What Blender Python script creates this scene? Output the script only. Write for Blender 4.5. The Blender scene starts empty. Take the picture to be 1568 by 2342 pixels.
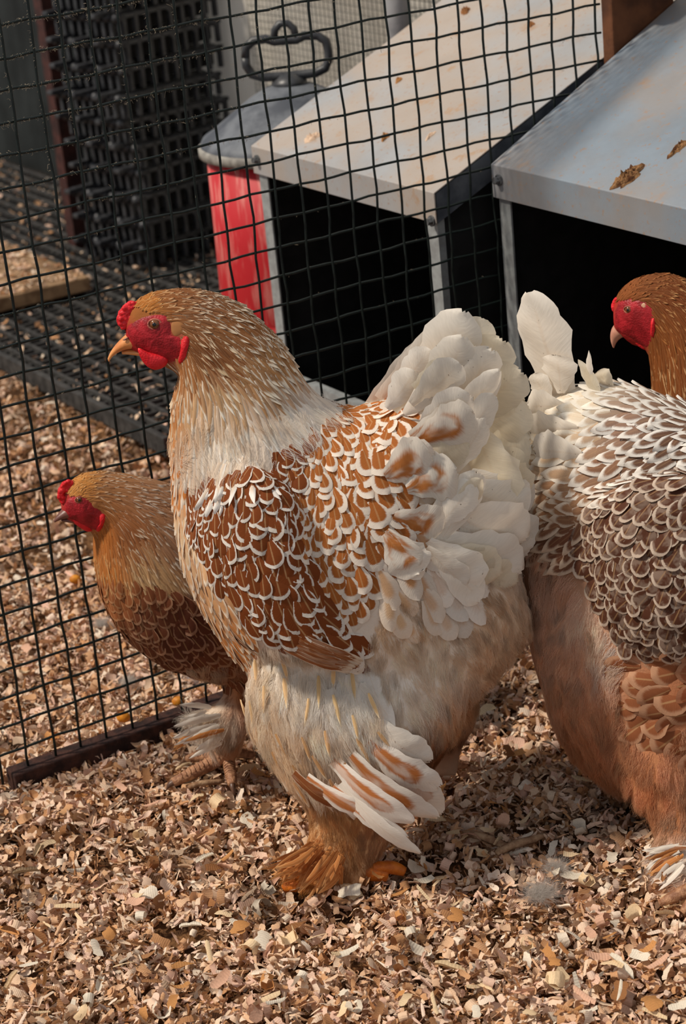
import bpy, bmesh, math, random
import numpy as np
from mathutils import Vector, Matrix
from mathutils.bvhtree import BVHTree
from mathutils.kdtree import KDTree

S = bpy.context.scene
COL = S.collection
rng = np.random.default_rng(7)
random.seed(7)

# ---------------------------------------------------------------- camera, light, exposure
W_, H_ = 1568, 2342
FPX = 4849.64
PITCH, ROLL, YAW = math.radians(21.617), math.radians(-5.6907), math.radians(30.189)
CAM = np.array([0.0, 0.0, 0.885])
cp, sp, cr, sr = math.cos(PITCH), math.sin(PITCH), math.cos(ROLL), math.sin(ROLL)
MR = (np.array([[1, 0, 0], [0, 0, 1], [0, -1, 0]], float)
      @ np.array([[1, 0, 0], [0, cp, sp], [0, -sp, cp]])
      @ np.array([[cr, sr, 0], [-sr, cr, 0], [0, 0, 1]]))      # camera (right, down, forward) -> world
cam_d = bpy.data.cameras.new('camera')
cam = bpy.data.objects.new('camera', cam_d); COL.objects.link(cam)
cam.matrix_world = Matrix([[MR[i][0], -MR[i][1], -MR[i][2], CAM[i]] for i in range(3)] + [[0, 0, 0, 1]])
cam_d.sensor_width = 36.0
cam_d.lens = FPX / H_ * 36.0
cam_d.clip_start = 0.05
cam_d.dof.use_dof = True
cam_d.dof.focus_distance = 1.60
cam_d.dof.aperture_fstop = 13.0
S.camera = cam

world = bpy.data.worlds.new('sky'); S.world = world; world.use_nodes = True
wn = world.node_tree.nodes; wl = world.node_tree.links
wbg = wn['Background']
wtc = wn.new('ShaderNodeTexCoord'); wsep = wn.new('ShaderNodeSeparateXYZ'); wramp = wn.new('ShaderNodeValToRGB')
wl.new(wtc.outputs['Generated'], wsep.inputs[0]); wl.new(wsep.outputs['Z'], wramp.inputs[0])
wramp.color_ramp.elements[0].position = 0.0; wramp.color_ramp.elements[0].color = (0.72, 0.72, 0.72, 1)
wramp.color_ramp.elements[1].position = 0.7; wramp.color_ramp.elements[1].color = (0.80, 0.86, 0.95, 1)
wl.new(wramp.outputs[0], wbg.inputs[0]); wbg.inputs[1].default_value = 0.54

sun_d = bpy.data.lights.new('sun', 'SUN'); sun_d.energy = 3.6; sun_d.angle = math.radians(5.0); sun_d.color = (1.0, 0.90, 0.77)
sun = bpy.data.objects.new('sun', sun_d); COL.objects.link(sun)
SUN_TO = Vector((-0.62, -0.13, 0.78)).normalized()              # towards the sun
sun.rotation_euler = (-SUN_TO).to_track_quat('-Z', 'Y').to_euler()
sun.location = (-2, 2, 3)

S.view_settings.view_transform = 'Standard'; S.view_settings.look = 'None'
S.view_settings.gamma = 1.0; S.view_settings.use_curve_mapping = False
S.view_settings.exposure = 0.0

# ---------------------------------------------------------------- helpers
FP0 = np.array([-0.228975, 1.687524, 0.651479])                 # a point of the wire fence's plane
FD = np.array([math.cos(YAW), math.sin(YAW), 0.0])              # along the fence, away
FN = np.array([math.sin(YAW), -math.cos(YAW), 0.0])             # out of the fence, to our side
UP = np.array([0, 0, 1.0])


def lin(c):
    return tuple((x / 12.92 if x <= 0.04045 else ((x + 0.055) / 1.055) ** 2.4) for x in (np.array(c) / 255.0))


def ray(px, py):
    return MR @ np.array([(px - 784) / FPX, (py - 1171) / FPX, 1.0])


def on_plane(px, py, p, n):
    v = ray(px, py)
    return CAM + v * (((p - CAM) @ n) / (v @ n))


def project(P):
    C = (np.asarray(P) - CAM) @ MR
    return np.stack([784 + FPX * C[..., 0] / C[..., 2], 1171 + FPX * C[..., 1] / C[..., 2]], -1)


def unf(u, n, z):
    """fence coordinates (along, out, height) -> world"""
    return np.array([FP0[0], FP0[1], 0]) + FD * u + FN * n + UP * z


def unit(v):
    v = np.asarray(v, float)
    return v / (np.linalg.norm(v, axis=-1, keepdims=True) + 1e-12)


def empty(name, loc, label, cat, group=None):
    o = bpy.data.objects.new(name, None); COL.objects.link(o)
    o.location = loc; o.empty_display_size = 0.02
    o['label'] = label; o['category'] = cat
    if group: o['group'] = group
    return o


def tag(o, label, cat, group=None, kind=None):
    if label: o['label'] = label
    if cat: o['category'] = cat
    if group: o['group'] = group
    if kind: o['kind'] = kind
    return o


def mesh_obj(name, verts, faces, mat, parent=None, smooth=True, uv=None, attrs=None):
    """verts are world coordinates; a parent Empty only shifts"""
    off = np.array(world_loc(parent)) if parent else np.zeros(3)
    verts = np.asarray(verts, float).reshape(-1, 3) - off
    me = bpy.data.meshes.new(name)
    if isinstance(faces, np.ndarray):
        nf, k = faces.shape
        me.vertices.add(len(verts)); me.vertices.foreach_set('co', verts.ravel())
        me.loops.add(nf * k); me.loops.foreach_set('vertex_index', faces.ravel().astype(np.int32))
        me.polygons.add(nf); me.polygons.foreach_set('loop_start', np.arange(0, nf * k, k, dtype=np.int32))
        me.update(calc_edges=True)
    else:
        me.from_pydata([tuple(v) for v in verts], [], faces); me.update()
    if uv is not None:
        lay = me.uv_layers.new(name='UVMap')
        vi = np.empty(len(me.loops), np.int32); me.loops.foreach_get('vertex_index', vi)
        lay.data.foreach_set('uv', np.asarray(uv)[vi].ravel().astype(np.float32))
    for k, v in (attrs or {}).items():
        v = np.asarray(v, np.float32)
        if v.ndim == 1:
            a = me.attributes.new(k, 'FLOAT', 'POINT'); a.data.foreach_set('value', v)
        else:
            if v.shape[1] == 3: v = np.c_[v, np.ones(len(v), np.float32)]
            a = me.attributes.new(k, 'FLOAT_COLOR', 'POINT'); a.data.foreach_set('color', v.ravel())
    if smooth: me.polygons.foreach_set('use_smooth', np.ones(len(me.polygons), bool))
    if mat: me.materials.append(mat)
    o = bpy.data.objects.new(name, me); COL.objects.link(o)
    if parent: o.parent = parent
    return o


def world_loc(o):
    l = Vector((0, 0, 0))
    while o:
        l += o.location; o = o.parent
    return l


class MB:
    """collects simple solids in world coordinates"""
    def __init__(s): s.v, s.f = [], []

    def hexa(s, c):
        b = len(s.v); s.v += [tuple(p) for p in c]
        s.f += [(b, b+3, b+2, b+1), (b+4, b+5, b+6, b+7), (b, b+1, b+5, b+4), (b+1, b+2, b+6, b+5), (b+2, b+3, b+7, b+6), (b+3, b, b+4, b+7)]
        return s

    def box(s, o, a, b, c):
        o, a, b, c = map(np.asarray, (o, a, b, c))
        return s.hexa([o, o+a, o+a+b, o+b, o+c, o+a+c, o+a+b+c, o+b+c])

    def tube(s, pts, r, seg=6, caps=True):
        pts = np.asarray(pts, float); n = len(pts)
        r = np.full(n, r) if np.isscalar(r) else np.asarray(r)
        t = unit(np.gradient(pts, axis=0))
        ref = np.array([0, 0, 1.0]) if abs(t[0][2]) < .8 else np.array([1.0, 0, 0])
        b0 = len(s.v); a = unit(np.cross(t[0], ref))
        for i in range(n):
            a = unit(a - t[i] * (a @ t[i])); bb = np.cross(t[i], a)
            for k in range(seg):
                th = 2*math.pi*k/seg
                s.v.append(tuple(pts[i] + r[i]*(a*math.cos(th) + bb*math.sin(th))))
        for i in range(n-1):
            for k in range(seg):
                k2 = (k+1) % seg
                s.f.append((b0+i*seg+k, b0+i*seg+k2, b0+(i+1)*seg+k2, b0+(i+1)*seg+k))
        if caps:
            s.f.append(tuple(b0+k for k in range(seg))[::-1]); s.f.append(tuple(b0+(n-1)*seg+k for k in range(seg)))
        return s

    def lathe(s, c, prof, seg=40):
        b0 = len(s.v)
        for r, z in prof:
            for k in range(seg):
                th = 2*math.pi*k/seg
                s.v.append((c[0]+r*math.cos(th), c[1]+r*math.sin(th), c[2]+z))
        for i in range(len(prof)-1):
            for k in range(seg):
                k2 = (k+1) % seg
                s.f.append((b0+i*seg+k, b0+i*seg+k2, b0+(i+1)*seg+k2, b0+(i+1)*seg+k))
        s.f.append(tuple(b0+k for k in range(seg))[::-1]); s.f.append(tuple(b0+(len(prof)-1)*seg+k for k in range(seg)))
        return s

    def ball(s, c, r, seg=8, ring=6):
        r = np.full(3, r) if np.isscalar(r) else np.asarray(r)
        return s.lathe_ball(c, r, seg, ring)

    def lathe_ball(s, c, r, seg, ring):
        b0 = len(s.v)
        for i in range(1, ring):
            ph = math.pi*i/ring
            for k in range(seg):
                th = 2*math.pi*k/seg
                s.v.append((c[0]+r[0]*math.sin(ph)*math.cos(th), c[1]+r[1]*math.sin(ph)*math.sin(th), c[2]-r[2]*math.cos(ph)))
        for i in range(ring-2):
            for k in range(seg):
                k2 = (k+1) % seg
                s.f.append((b0+i*seg+k, b0+i*seg+k2, b0+(i+1)*seg+k2, b0+(i+1)*seg+k))
        s.f.append(tuple(b0+k for k in range(seg))[::-1]); s.f.append(tuple(b0+(ring-2)*seg+k for k in range(seg)))
        return s

    def build(s, name, mat, parent=None, smooth=False, bevel=0):
        o = mesh_obj(name, s.v, s.f, mat, parent, smooth)
        if bevel:
            m = o.modifiers.new('bevel', 'BEVEL'); m.width = bevel; m.segments = 2; m.limit_method = 'ANGLE'
        return o


# ---------------------------------------------------------------- materials
def new_mat(name):
    m = bpy.data.materials.new(name); m.use_nodes = True
    nt = m.node_tree; nt.nodes.clear()
    out = nt.nodes.new('ShaderNodeOutputMaterial')
    return m, nt, out


class N:
    """node shorthand"""
    def __init__(s, nt): s.nt = nt

    def new(s, t, **kw):
        n = s.nt.nodes.new('ShaderNode' + t)
        for k, v in kw.items(): setattr(n, k, v)
        return n

    def put(s, sock, v):
        if hasattr(v, 'is_output') or isinstance(v, bpy.types.NodeSocket): s.nt.links.new(v, sock)
        else: sock.default_value = v

    def math(s, op, a, b=0.0, c=None, clamp=False):
        n = s.new('Math', operation=op, use_clamp=clamp)
        s.put(n.inputs[0], a); s.put(n.inputs[1], b)
        if c is not None: s.put(n.inputs[2], c)
        return n.outputs[0]

    def smooth(s, x, a, b, lo=0.0, hi=1.0):
        n = s.new('MapRange', interpolation_type='SMOOTHSTEP')
        s.put(n.inputs[0], x); s.put(n.inputs[1], a); s.put(n.inputs[2], b); s.put(n.inputs[3], lo); s.put(n.inputs[4], hi)
        return n.outputs[0]

    def mix(s, f, a, b, mode='MIX'):
        n = s.new('MixRGB', blend_type=mode)
        for i, v in enumerate((f, a, b)):
            s.put(n.inputs[i], (*v, 1) if isinstance(v, tuple) and len(v) == 3 else v)
        return n.outputs[0]

    def noise(s, scale, detail=3, vec=None, rough=.55, dist=0.0):
        n = s.new('TexNoise'); n.inputs['Scale'].default_value = scale; n.inputs['Detail'].default_value = detail
        n.inputs['Roughness'].default_value = rough; n.inputs['Distortion'].default_value = dist
        if vec is not None: s.nt.links.new(vec, n.inputs['Vector'])
        return n.outputs[0]

    def ramp(s, x, stops):
        n = s.new('ValToRGB'); s.put(n.inputs[0], x); e = n.color_ramp.elements
        while len(e) > 1: e.remove(e[-1])
        e[0].position = stops[0][0]; e[0].color = (*stops[0][1], 1)
        for p, c in stops[1:]:
            q = e.new(p); q.color = (*c, 1)
        return n.outputs[0]

    def attr(s, name):
        return s.new('Attribute', attribute_name=name)

    def bump(s, h, strength=.3, dist=.002):
        n = s.new('Bump'); n.inputs['Strength'].default_value = strength; n.inputs['Distance'].default_value = dist
        s.put(n.inputs['Height'], h)
        return n.outputs[0]

    def bsdf(s, color, rough=.6, metal=0.0, spec=.4, normal=None):
        n = s.new('BsdfPrincipled')
        s.put(n.inputs['Base Color'], (*color, 1) if isinstance(color, tuple) and len(color) == 3 else color)
        s.put(n.inputs['Roughness'], rough); s.put(n.inputs['Metallic'], metal); s.put(n.inputs['Specular IOR Level'], spec)
        if normal is not None: s.put(n.inputs['Normal'], normal)
        return n


def objcoord(n):
    return n.new('NewGeometry').outputs['Position']


def simple_mat(name, c1, c2=None, scale=40, rough=.6, metal=0.0, spec=.4, bump=.2, bscale=None, dist=.002, detail=4):
    m, nt, out = new_mat(name); n = N(nt)
    P = objcoord(n)
    f = n.noise(scale, detail, P)
    col = n.mix(n.smooth(f, .35, .65), c1, c2 or c1)
    h = n.noise(bscale or scale*3, 3, P)
    b = n.bsdf(col, rough, metal, spec, n.bump(h, bump, dist))
    nt.links.new(b.outputs[0], out.inputs[0])
    return m


def feather_mat(name, inner=None, edge=None, lace=.25, shaft=.35, mottle=0.0, transl=.22, soft=.12, speck=False, vary=.20):
    """a feather: UV u across, v along; colours from constants, or from point attributes when inner is None"""
    m, nt, out = new_mat(name); n = N(nt)
    uv = n.new('UVMap'); sep = n.new('SeparateXYZ'); nt.links.new(uv.outputs[0], sep.inputs[0])
    u, v = sep.outputs[0], sep.outputs[1]
    s = n.math('ABSOLUTE', n.math('MULTIPLY_ADD', u, 2.0, -1.0))
    if inner is None:
        ci = n.attr('inner').outputs['Color']; ce = n.attr('edge').outputs['Color']; lw = n.attr('lace').outputs['Fac']
        rnd = n.new('NewGeometry').outputs['Random Per Island']
    else:
        ci, ce, lw = inner, edge, lace
        rnd = n.new('ObjectInfo').outputs['Random']
    cv = n.new('CombineXYZ'); nt.links.new(u, cv.inputs[0]); nt.links.new(v, cv.inputs[1]); n.put(cv.inputs[2], n.math('MULTIPLY', rnd, 37.0))
    wob = n.noise(3.0, 3, cv.outputs[0])
    tip = n.smooth(v, .5, 1.02)
    r = n.math('SQRT', n.math('ADD', n.math('POWER', s, 2.6), n.math('POWER', tip, 2.0)))
    r = n.math('ADD', r, n.math('MULTIPLY_ADD', wob, .16, -.08))
    cb = n.new('CombineXYZ'); n.put(cb.inputs[0], n.math('MULTIPLY', s, 2.5)); n.put(cb.inputs[1], n.math('MULTIPLY', n.math('SUBTRACT', v, n.math('MULTIPLY', s, .18)), 38.0)); n.put(cb.inputs[2], n.math('MULTIPLY', rnd, 11.0))
    barb = n.noise(1.0, 2, cb.outputs[0])
    r = n.math('ADD', r, n.math('MULTIPLY_ADD', barb, .22, -.11))
    lo = n.math('SUBTRACT', .95 - soft*.5, lw)
    f = n.smooth(r, lo, n.math('ADD', lo, soft))
    if mottle:
        mo = n.smooth(n.noise(2.2, 2, cv.outputs[0], dist=.4), .42, .66)
        f = n.math('MAXIMUM', f, n.math('MULTIPLY', mo, mottle))
    col = n.mix(f, ci, ce)
    sh = n.math('MULTIPLY', n.math('MULTIPLY', n.smooth(s, .11, .02), n.math('SUBTRACT', 1.0, f)), shaft)
    col = n.mix(sh, col, (0.62, 0.38, 0.18))
    val = n.math('ADD', n.math('MULTIPLY_ADD', rnd, vary, 1.0-vary), n.math('MULTIPLY', barb, .20))
    if speck:
        sk = n.smooth(n.noise(210, 3, objcoord(n), .6), .70, .74)
        col = n.mix(n.math('MULTIPLY', sk, .75), col, lin((96, 74, 52)))
    hs = n.new('HueSaturation'); n.put(hs.inputs['Value'], val); nt.links.new(col, hs.inputs['Color'])
    d = n.bsdf(hs.outputs[0], .75, 0, .18, n.bump(barb, .25, .0006))
    tr = n.new('BsdfTranslucent'); nt.links.new(hs.outputs[0], tr.inputs[0])
    mx = n.new('MixShader'); mx.inputs[0].default_value = transl
    nt.links.new(d.outputs[0], mx.inputs[1]); nt.links.new(tr.outputs[0], mx.inputs[2]); nt.links.new(mx.outputs[0], out.inputs[0])
    return m


def hair_mat(name):
    m, nt, out = new_mat(name); n = N(nt)
    c = n.attr('col').outputs['Color']
    d = n.new('BsdfDiffuse'); nt.links.new(c, d.inputs[0])
    tr = n.new('BsdfTranslucent'); nt.links.new(c, tr.inputs[0])
    mx = n.new('MixShader'); mx.inputs[0].default_value = .45
    nt.links.new(d.outputs[0], mx.inputs[1]); nt.links.new(tr.outputs[0], mx.inputs[2]); nt.links.new(mx.outputs[0], out.inputs[0])
    return m


def skin_mat(name):
    m, nt, out = new_mat(name); n = N(nt)
    c = n.attr('col').outputs['Color']; P = objcoord(n)
    col = n.mix(n.math('MULTIPLY', n.noise(250, 3, P), .10), c, (0.05, .02, .015), 'MULTIPLY')
    b = n.bsdf(col, .85, 0, .1, n.bump(n.noise(500, 3, P), .4, .001)); nt.links.new(b.outputs[0], out.inputs[0])
    return m


def comb_mat(name, c1, c2):
    m, nt, out = new_mat(name); n = N(nt); P = objcoord(n)
    f = n.noise(120, 4, P)
    col = n.mix(n.smooth(f, .35, .7), c1, c2)
    vor = n.new('TexVoronoi'); vor.inputs['Scale'].default_value = 700; nt.links.new(P, vor.inputs['Vector'])
    b = n.bsdf(col, .5, 0, .35, n.bump(vor.outputs[0], .35, .0008))
    b.inputs['Subsurface Weight'].default_value = .15; b.inputs['Subsurface Radius'].default_value = (.004, .001, .0008); b.inputs['Subsurface Scale'].default_value = 1.0
    nt.links.new(b.outputs[0], out.inputs[0])
    return m


CHIPC = [(0.0, lin((92, 68, 50))), (.07, lin((166, 120, 82))), (.18, lin((206, 156, 112))), (.34, lin((224, 186, 152))),
         (.54, lin((235, 208, 180))), (.74, lin((228, 188, 166))), (.88, lin((240, 226, 206))), (1.0, lin((204, 156, 112)))]


def chip_mat(name, island=True, const=None):
    m, nt, out = new_mat(name); n = N(nt)
    rnd = n.new('NewGeometry').outputs['Random Per Island'] if island else n.new('ObjectInfo').outputs['Random']
    P = objcoord(n)
    col = n.ramp(rnd, CHIPC) if const is None else n.mix(rnd, const, tuple(x*.8 for x in const))
    grain = n.noise(900, 2, P)
    dirt = n.smooth(n.noise(13, 5, P), .55, .68)
    col = n.mix(n.math('MULTIPLY', dirt, .6), col, lin((98, 72, 48)))
    hs = n.new('HueSaturation'); st = n.math('SINE', n.math('MULTIPLY_ADD', n.attr('lv').outputs['Fac'], 58.0, n.math('MULTIPLY', rnd, 30.0)))
    vv = n.math('ADD', n.math('MULTIPLY_ADD', grain, .4, .80), n.math('MULTIPLY', st, .035)); n.put(hs.inputs['Value'], vv); nt.links.new(col, hs.inputs['Color'])
    d = n.bsdf(hs.outputs[0], .8, 0, .15, n.bump(n.math('ADD', st, n.math('MULTIPLY', grain, 2.0)), .18, .0006))
    tr = n.new('BsdfTranslucent'); nt.links.new(hs.outputs[0], tr.inputs[0])
    mx = n.new('MixShader'); mx.inputs[0].default_value = .18
    nt.links.new(d.outputs[0], mx.inputs[1]); nt.links.new(tr.outputs[0], mx.inputs[2]); nt.links.new(mx.outputs[0], out.inputs[0])
    return m


def galv_mat(name, c1, c2, dirtc, dirt=.5):
    m, nt, out = new_mat(name); n = N(nt); P = objcoord(n)
    col = n.mix(n.smooth(n.noise(18, 4, P), .3, .7), c1, c2)
    d1 = n.smooth(n.noise(38, 6, P, .7), .56, .68); d2 = n.smooth(n.noise(9, 3, P), .38, .62)
    col = n.mix(n.math('MULTIPLY', n.math('MULTIPLY', d1, d2), dirt), col, dirtc)
    sp_ = n.smooth(n.noise(190, 3, P, .6), .60, .68)
    col = n.mix(n.math('MULTIPLY', sp_, .6), col, dirtc)
    film = n.math('MULTIPLY', d2, dirt*.5)
    col = n.mix(film, col, lin((190, 165, 140)))
    b = n.bsdf(col, .6, .25, .4, n.bump(n.noise(120, 4, P), .12, .002)); nt.links.new(b.outputs[0], out.inputs[0])
    return m


M = dict(
    attr=feather_mat('feather_plumage', soft=.16), soft=feather_mat('soft_plumage', soft=.42, shaft=.15, vary=.10),
    hair=hair_mat('down_fluff'), skin=skin_mat('feathered_body'),
    comb=comb_mat('comb_red', lin((196, 14, 24)), lin((222, 40, 48))),
    face=comb_mat('face_red', lin((132, 14, 22)), lin((178, 32, 42))),
    beak=simple_mat('beak_horn', lin((222, 150, 88)), lin((200, 120, 62)), 60, .38, 0, .5, .1),
    beak_dark=simple_mat('beak_brown', lin((128, 78, 62)), lin((96, 56, 46)), 60, .4, 0, .5, .1),
    beak_pink=simple_mat('beak_pink', lin((206, 150, 126)), lin((180, 120, 100)), 60, .4, 0, .5, .1),
    iris=simple_mat('eye_iris', lin((120, 70, 34)), lin((88, 50, 24)), 200, .08, 0, .6, 0),
    pupil=simple_mat('eye_pupil', (.004, .004, .004), None, 10, .05, 0, .6, 0),
    lid=simple_mat('eyelid', lin((186, 110, 90)), lin((150, 70, 60)), 200, .6),
    scale=simple_mat('foot_scales', lin((176, 130, 96)), lin((132, 88, 62)), 220, .55, 0, .35, .6, 420, .002),
    toe=simple_mat('toe_orange', lin((214, 120, 36)), lin((180, 90, 26)), 90, .5, 0, .35, .4),
    claw=simple_mat('claw', lin((110, 80, 62)), lin((80, 56, 44)), 90, .4),
    wire=simple_mat('green_coated_wire', lin((9, 20, 18)), lin((15, 26, 23)), 300, .5, 0, .35, .15),
    dust=hair_mat('cobweb'),
    rust=simple_mat('rusted_steel', lin((74, 48, 40)), lin((44, 31, 29)), 90, .85, .2, .25, .6),
    redpost=simple_mat('red_brown_steel', lin((74, 42, 37)), lin((48, 29, 27)), 60, .7, .1, .3, .3),
    wood=simple_mat('weathered_brown_wood', lin((104, 64, 40)), lin((70, 42, 28)), 26, .8, 0, .25, .5),
    board=simple_mat('grey_board', lin((150, 122, 92)), lin((104, 80, 58)), 30, .85, 0, .2, .5),
    galv=galv_mat('galvanised_dusty', lin((162, 163, 165)), lin((146, 148, 151)), lin((152, 118, 90)), .95),
    galv_shaded=galv_mat('galvanised_shaded', lin((132, 143, 154)), lin((118, 128, 138)), lin((150, 118, 92)), .5),  # second lid out of the sun: shade put into a bluer, darker colour
    leg=simple_mat('galvanised_leg', lin((160, 164, 164)), lin((138, 140, 140)), 80, .6, .3, .4, .1),
    dark=simple_mat('black_plastic_panel', lin((36, 36, 36)), lin((26, 26, 26)), 40, .7, 0, .2, .1),
    bolt=simple_mat('bolt_steel', lin((120, 122, 124)), lin((80, 80, 80)), 300, .5, .6, .5, .2),
    black=simple_mat('black_plastic', lin((58, 59, 62)), lin((38, 39, 42)), 60, .42, 0, .5, .15),
    blackdull=simple_mat('black_plastic_grid', lin((62, 60, 58)), lin((38, 37, 36)), 50, .7, 0, .35, .3),
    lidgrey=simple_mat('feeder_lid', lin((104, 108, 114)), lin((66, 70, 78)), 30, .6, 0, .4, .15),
    lidrim=simple_mat('feeder_rim', lin((150, 146, 138)), lin((110, 106, 100)), 60, .6, 0, .4, .15),
    drop=simple_mat('dried_dropping', lin((150, 112, 76)), lin((84, 54, 36)), 160, .95, 0, .1, .8, 300, .003),
    chip=chip_mat('shaving_litter'), chip_cream=chip_mat('cream_shaving', False, lin((236, 208, 168))), chip_white=chip_mat('whitish_shaving', False, lin((236, 224, 204))), chip_pink=chip_mat('pinkish_shaving', False, lin((226, 180, 152))), chip_orange=chip_mat('orange_tan_shaving', False, lin((204, 146, 90))), chip_brown=chip_mat('brown_shaving', False, lin((160, 110, 70))),
    twig=simple_mat('grey_twig', lin((172, 142, 112)), lin((132, 100, 76)), 120, .9, 0, .1, .5),
    corn=simple_mat('maize_yellow', lin((214, 140, 40)), lin((176, 104, 26)), 120, .5, 0, .3, .2),
    pipe=simple_mat('grey_pipe', lin((150, 150, 152)), lin((110, 110, 114)), 20, .6),
    panel_shaded=simple_mat('shaded_wall', lin((48, 52, 52)), lin((30, 33, 33)), 6, .6, 0, .3, .05),  # left stretch of the wall, its shade put into the darker colour
    wiregrey=simple_mat('grey_wire', lin((96, 94, 88)), lin((70, 68, 64)), 60, .6, .3, .4, .05),
    soil=simple_mat('litter_base', lin((120, 86, 56)), lin((70, 48, 32)), 60, .95, 0, .1, 1.0, 240, .006, 6),
)

m, nt, out = new_mat('polycarbonate_wall'); n = N(nt)
c = n.mix(n.smooth(n.noise(4, 3, objcoord(n)), .35, .65), lin((232, 226, 214)), lin((208, 200, 186)))
d = n.bsdf(c, .5, 0, .3); tr = n.new('BsdfTranslucent'); nt.links.new(c, tr.inputs[0])
mx = n.new('MixShader'); mx.inputs[0].default_value = .35
nt.links.new(d.outputs[0], mx.inputs[1]); nt.links.new(tr.outputs[0], mx.inputs[2]); nt.links.new(mx.outputs[0], out.inputs[0]); M['panel'] = m

# ---------------------------------------------------------------- the ground
def ground_z(x, y):
    return .004*np.sin(x*23+1)*np.cos(y*19) + .003*np.sin(x*51+y*37)


gx = np.linspace(-1.6, 1.6, 161); gy = np.linspace(.7, 5.2, 221)
GX, GY = np.meshgrid(gx, gy)
gv = np.stack([GX, GY, ground_z(GX, GY) - .012], -1).reshape(-1, 3)
nxg, nyg = len(gx), len(gy)
ii = (np.arange(nyg-1)[:, None]*nxg + np.arange(nxg-1)[None]).ravel()
floor = mesh_obj('floor', gv, np.stack([ii, ii+1, ii+nxg+1, ii+nxg], 1), M['soil'])
tag(floor, None, None, kind='structure')


def chip_templates(k):
    """curled, rolled, bent and splintered wood shavings, unit length along y"""
    out = []
    kinds = ['curl', 'roll', 'curl', 'trough', 'splinter', 'curl', 'trough', 'twist', 'roll', 'curl', 'splinter', 'twist', 'trough', 'curl']
    for i in range(k):
        kd = kinds[i % len(kinds)]
        nl, nw = (6, 2) if kd != 'splinter' else (4, 1)
        wd = {'curl': random.uniform(.3, .7), 'roll': random.uniform(.35, .6), 'trough': random.uniform(.3, .55), 'splinter': random.uniform(.10, .18), 'twist': random.uniform(.25, .4)}[kd]
        arc = {'curl': random.choice([.8, 1.5, 2.4]), 'roll': random.uniform(4.0, 6.4), 'trough': .35, 'splinter': .25, 'twist': .9}[kd]*random.choice([1, -1])
        tw = random.uniform(1.2, 2.2) if kd == 'twist' else random.uniform(-.35, .35)
        cross = {'trough': random.uniform(1.6, 3.0)}.get(kd, .35)
        v = []
        for j in range(nl+1):
            t = j/nl - .5
            a_, R = arc*t, 1/arc
            yy, zz = R*math.sin(a_), R*(1-math.cos(a_))
            if kd == 'roll': yy *= 1.5; zz *= 1.5
            wj = wd*(1 + random.uniform(-.22, .16))*(.75 if j in (0, nl) else 1)
            for e in range(nw+1):
                q = (2*e/nw - 1)*.5
                ca = cross*q*2
                x, dz = (wj*math.sin(ca)/cross/1.0*.5*2/2, wj*(1-math.cos(ca))/cross*.5) if cross > 1 else (wj*q, wj*q*q*.4)
                th = tw*t
                X, Z = x*math.cos(th)-dz*math.sin(th), x*math.sin(th)+dz*math.cos(th)
                v.append((X, yy + random.uniform(-.06, .06), zz + Z))
        v = np.array(v); v -= v.mean(0); m = nw+1
        f = np.array([(m*j+e, m*j+e+1, m*(j+1)+e+1, m*(j+1)+e) for j in range(nl) for e in range(nw)])
        out.append((v, f))
    return out


TPL = chip_templates(14)


def rot_mats(n, tilt):
    a = rng.uniform(0, 2*np.pi, n); tx = rng.normal(0, tilt, n); ty = rng.normal(0, tilt, n)
    ca, sa = np.cos(a), np.sin(a); z = np.zeros(n); o = np.ones(n)
    Rz = np.stack([np.stack([ca, -sa, z], -1), np.stack([sa, ca, z], -1), np.stack([z, z, o], -1)], 1)
    Rx = np.stack([np.stack([o, z, z], -1), np.stack([z, np.cos(tx), -np.sin(tx)], -1), np.stack([z, np.sin(tx), np.cos(tx)], -1)], 1)
    Ry = np.stack([np.stack([np.cos(ty), z, np.sin(ty)], -1), np.stack([z, o, z], -1), np.stack([-np.sin(ty), z, np.cos(ty)], -1)], 1)
    return Rz @ Rx @ Ry


def scatter(name, P, size, tilt, parent=None, mat='chip'):
    V, F, LV, b = [], [], [], 0
    n = len(P); which = rng.integers(0, len(TPL), n); R = rot_mats(n, tilt)
    flip = rng.random(n) < .5
    for k, (v, f) in enumerate(TPL):
        idx = np.where(which == k)[0]
        if not len(idx): continue
        vv = v[None] * size[idx][:, None, None]
        vv = np.einsum('nij,nkj->nki', R[idx], vv)
        vv[flip[idx], :, 2] *= -1
        vv += P[idx][:, None, :]
        V.append(vv.reshape(-1, 3)); m = len(v); LV.append(np.tile(v[:, 1]+.5, len(idx)))
        F.append((f[None] + (np.arange(len(idx))*m)[:, None, None] + b).reshape(-1, 4)); b += len(idx)*m
    o = mesh_obj(name, np.concatenate(V), np.concatenate(F), M[mat], parent, smooth=True, attrs={'lv': np.concatenate(LV)})
    return o


def in_view(P, m=60):
    q = project(P)
    return (q[:, 0] > -m) & (q[:, 0] < W_+m) & (q[:, 1] > -m) & (q[:, 1] < H_+m)


def ground_pts(n, x0, x1, y0, y1, zlo, zhi, m=420):
    P = np.stack([rng.uniform(x0, x1, n), rng.uniform(y0, y1, n), np.zeros(n)], 1)
    P[:, 2] = ground_z(P[:, 0], P[:, 1]) + rng.uniform(zlo, zhi, n)
    return P[in_view(P, m)]


P1 = ground_pts(105000, -.62, .62, 1.02, 2.1, -.012, .006)
def before_wall(P): return P[((P[:, :2] - FP0[:2]) @ FD[:2] < .965)]


P2 = ground_pts(46000, -.9, .6, 2.1, 3.9, -.010, .003)
P2 = before_wall(P2)
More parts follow.
